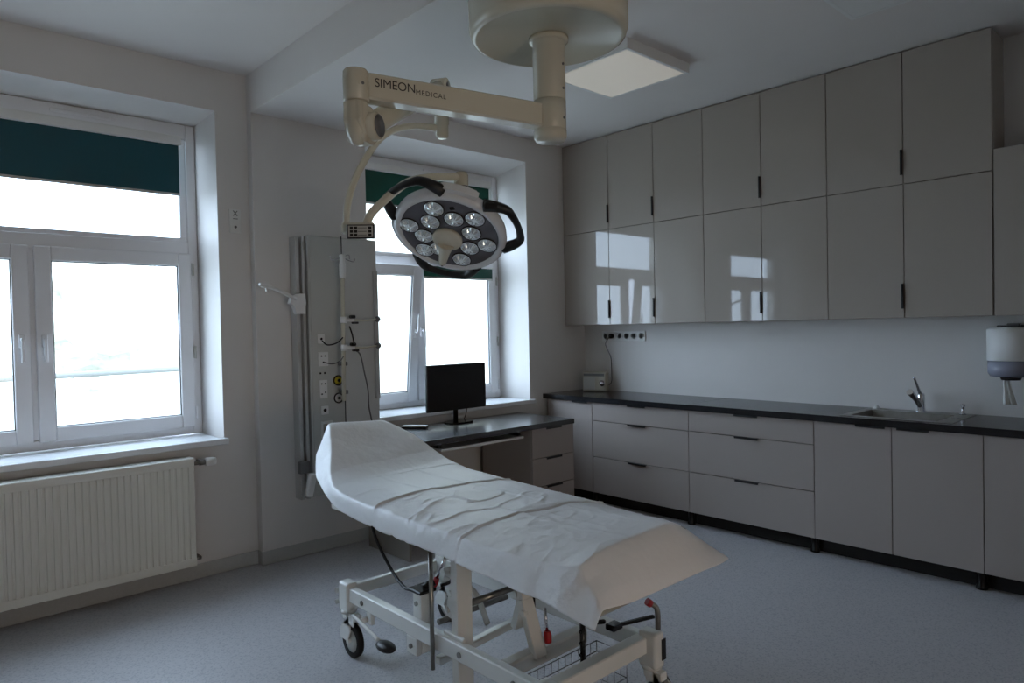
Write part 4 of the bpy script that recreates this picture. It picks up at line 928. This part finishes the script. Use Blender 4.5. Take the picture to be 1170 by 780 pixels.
for _, r in rows:
    L1, R1 = V(r['L1']), V(r['R1']); y = r['y']; m0, m1 = r['M']
    mx0 = L1.x + (R1.x - L1.x) * 0.22; mx1 = L1.x + (R1.x - L1.x) * 0.75
    ctrl.append([V(r['L0']), L1, V((mx0, y, m0)), V((mx1, y, m1)), R1, V(r['R0'])])
NU, NW = 120, 420
bm = bmesh.new(); grid = []
smooth = lambda x: max(0.0, min(1.0, x))
# cumulative length to spread the rows evenly
yy = [V(((c[1] + c[4]) / 2)) for c in ctrl]
cum = [0]
for i in range(1, len(yy)): cum.append(cum[-1] + (yy[i] - yy[i - 1]).length)
for j in range(NW + 1):
    s_ = cum[-1] * j / NW; i = 0
    while i < len(cum) - 2 and cum[i + 1] < s_: i += 1
    t = i + (s_ - cum[i]) / (cum[i + 1] - cum[i])
    i0_ = min(int(t), len(ctrl) - 2)
    line = [catmull([c[k] for c in ctrl], t).lerp(ctrl[i0_][k].lerp(ctrl[i0_ + 1][k], t - i0_), 0.6) for k in range(6)]
    row = []
    # arc-length distribution across
    seg = [(line[k + 1] - line[k]).length for k in range(5)]; tot = sum(seg)
    for i2 in range(NU + 1):
        d = tot * i2 / NU; k = 0
        while k < 4 and d > seg[k]: d -= seg[k]; k += 1
        u = k + min(1.0, d / seg[k])
        k_ = min(int(u), 4); p = catmull(line, u).lerp(line[k_].lerp(line[k_ + 1], u - k_), 0.6)
        y = p.y; x = p.x
        flat = smooth((-1.30 - y) / 0.2) * smooth((y + 2.86) / 0.08)
        edge = smooth(abs(u - 2.5) / 2.5)
        # wrinkles: broad billows, sharp creases and fine crumple
        w_ = 0.005 * noise.noise(V((x * 4.5, y * 3.0, 1.3)))
        for (kx, ky, sh, k2, am) in ((5, 1.5, 1.1, 2.5, 0.008), (-3, 4.0, 7.7, 3.2, 0.009), (9, 3.0, 5.2, 3.2, 0.005), (-6, 9.0, 2.9, 3.8, 0.005), (14, 10, 9.4, 3.5, 0.0025)):
            nn_ = abs(noise.noise(V((x * kx + y * ky * 0.4, y * ky - x * kx * 0.3, sh))))
            msk = smooth(0.15 + 1.6 * noise.noise(V((x * 2.3, y * 1.9, sh * 3))))
            w_ += am * msk * max(0.0, 1 - nn_ * k2 * 1.6) ** 2 * (0.25 + 0.75 * flat)
        # fold lines left from unfolding the sheet
        for fy, amp in ((-1.42, 0.003), (-1.80, 0.006), (-2.34, 0.006)):
            dd = (y - fy + 0.05 * math.sin((x + 2.95) * 2.2) + 0.006 * noise.noise(V((x * 12, fy, 2)))) / 0.0045
            w_ += amp * math.exp(-dd * dd) * flat
            dd2 = dd + 1.8
            w_ -= amp * 0.6 * math.exp(-dd2 * dd2) * flat
        for fx in (-3.02, -2.83):
            dd = (x - fx + 0.006 * noise.noise(V((fx, y * 3, 5)))) / 0.008
            w_ += 0.004 * math.exp(-dd * dd) * flat
        # side drape flutes
        hemf = smooth((abs(u - 2.5) - 1.5))
        flute = 0.0022 * math.sin(y * 26 + 2 * math.sin(y * 7)) * hemf * (1 if u < 2.5 else 0.6) * smooth((y + 2.95) / 0.1)
        foot = smooth((-2.83 - y) / 0.05)
        p = p + V((-flute if u < 2.5 else flute, 0, w_ * (1 - 0.75 * foot)))
        head_ = smooth((y + 1.3) / 0.1)
        if head_ > 0: p.z += -0.018 * head_ * math.exp(-((x + 2.90) / 0.13) ** 2 - ((y + 1.13) / 0.09) ** 2)
        row.append(bm.verts.new(p))
    grid.append(row)
for j in range(NW):
    for i in range(NU):
        f = bm.faces.new((grid[j][i], grid[j][i + 1], grid[j + 1][i + 1], grid[j + 1][i])); f.smooth = True
b = MB(); b.bm.free(); b.bm = bm
sh = b.build('disposable_sheet', 'sheet'); tag(sh, 'crumpled white disposable sheet draped over the treatment couch', 'sheet')
md = sh.modifiers.new('thick', 'SOLIDIFY'); md.thickness = 0.0015; md.offset = -1

# ------------------------------------------------------------------ light
w = bpy.data.worlds.new('daylight'); scene.world = w; w.use_nodes = True
nt = w.node_tree; bg = nt.nodes['Background']
bg.inputs['Color'].default_value = (0.63, 0.775, 1.0, 1); bg.inputs['Strength'].default_value = 11.6
ld = bpy.data.lights.new('warm_fill', 'AREA'); ld.shape = 'RECTANGLE'; ld.size = 2.0; ld.size_y = 1.5; ld.energy = 36; ld.color = (1.0, 0.82, 0.66)  # unseen area light added to bring warm light in from behind the camera
lo = bpy.data.objects.new('warm_fill', ld); col.objects.link(lo); lo.location = (-3.75, YF - 1.6, 0.85); lo.rotation_euler = (PI / 2 + 0.25, 0, 0)

# ------------------------------------------------------------------ camera
cd = bpy.data.cameras.new('camera'); cam = bpy.data.objects.new('camera', cd); col.objects.link(cam)
cd.sensor_width = 36; cd.lens = 36 * 790.84 / 1170; cd.clip_start = 0.05; cd.clip_end = 200
Rv = V((0.73511137, -0.67762184, -0.02097435)); Uv = V((0.0282848, -0.000256, 0.9995999)); Fw = V((0.67735607, 0.73541048, -0.01897823))
mw = Matrix((Rv, Uv, -Fw)).transposed().to_4x4(); mw.translation = V((-4.6957, -4.1316, 1.4145))
cam.matrix_world = mw
scene.camera = cam
scene.view_settings.view_transform = 'Standard'
scene.view_settings.look = 'None'
scene.view_settings.gamma = 1.0
scene.view_settings.use_curve_mapping = False
scene.view_settings.exposure = 0.0
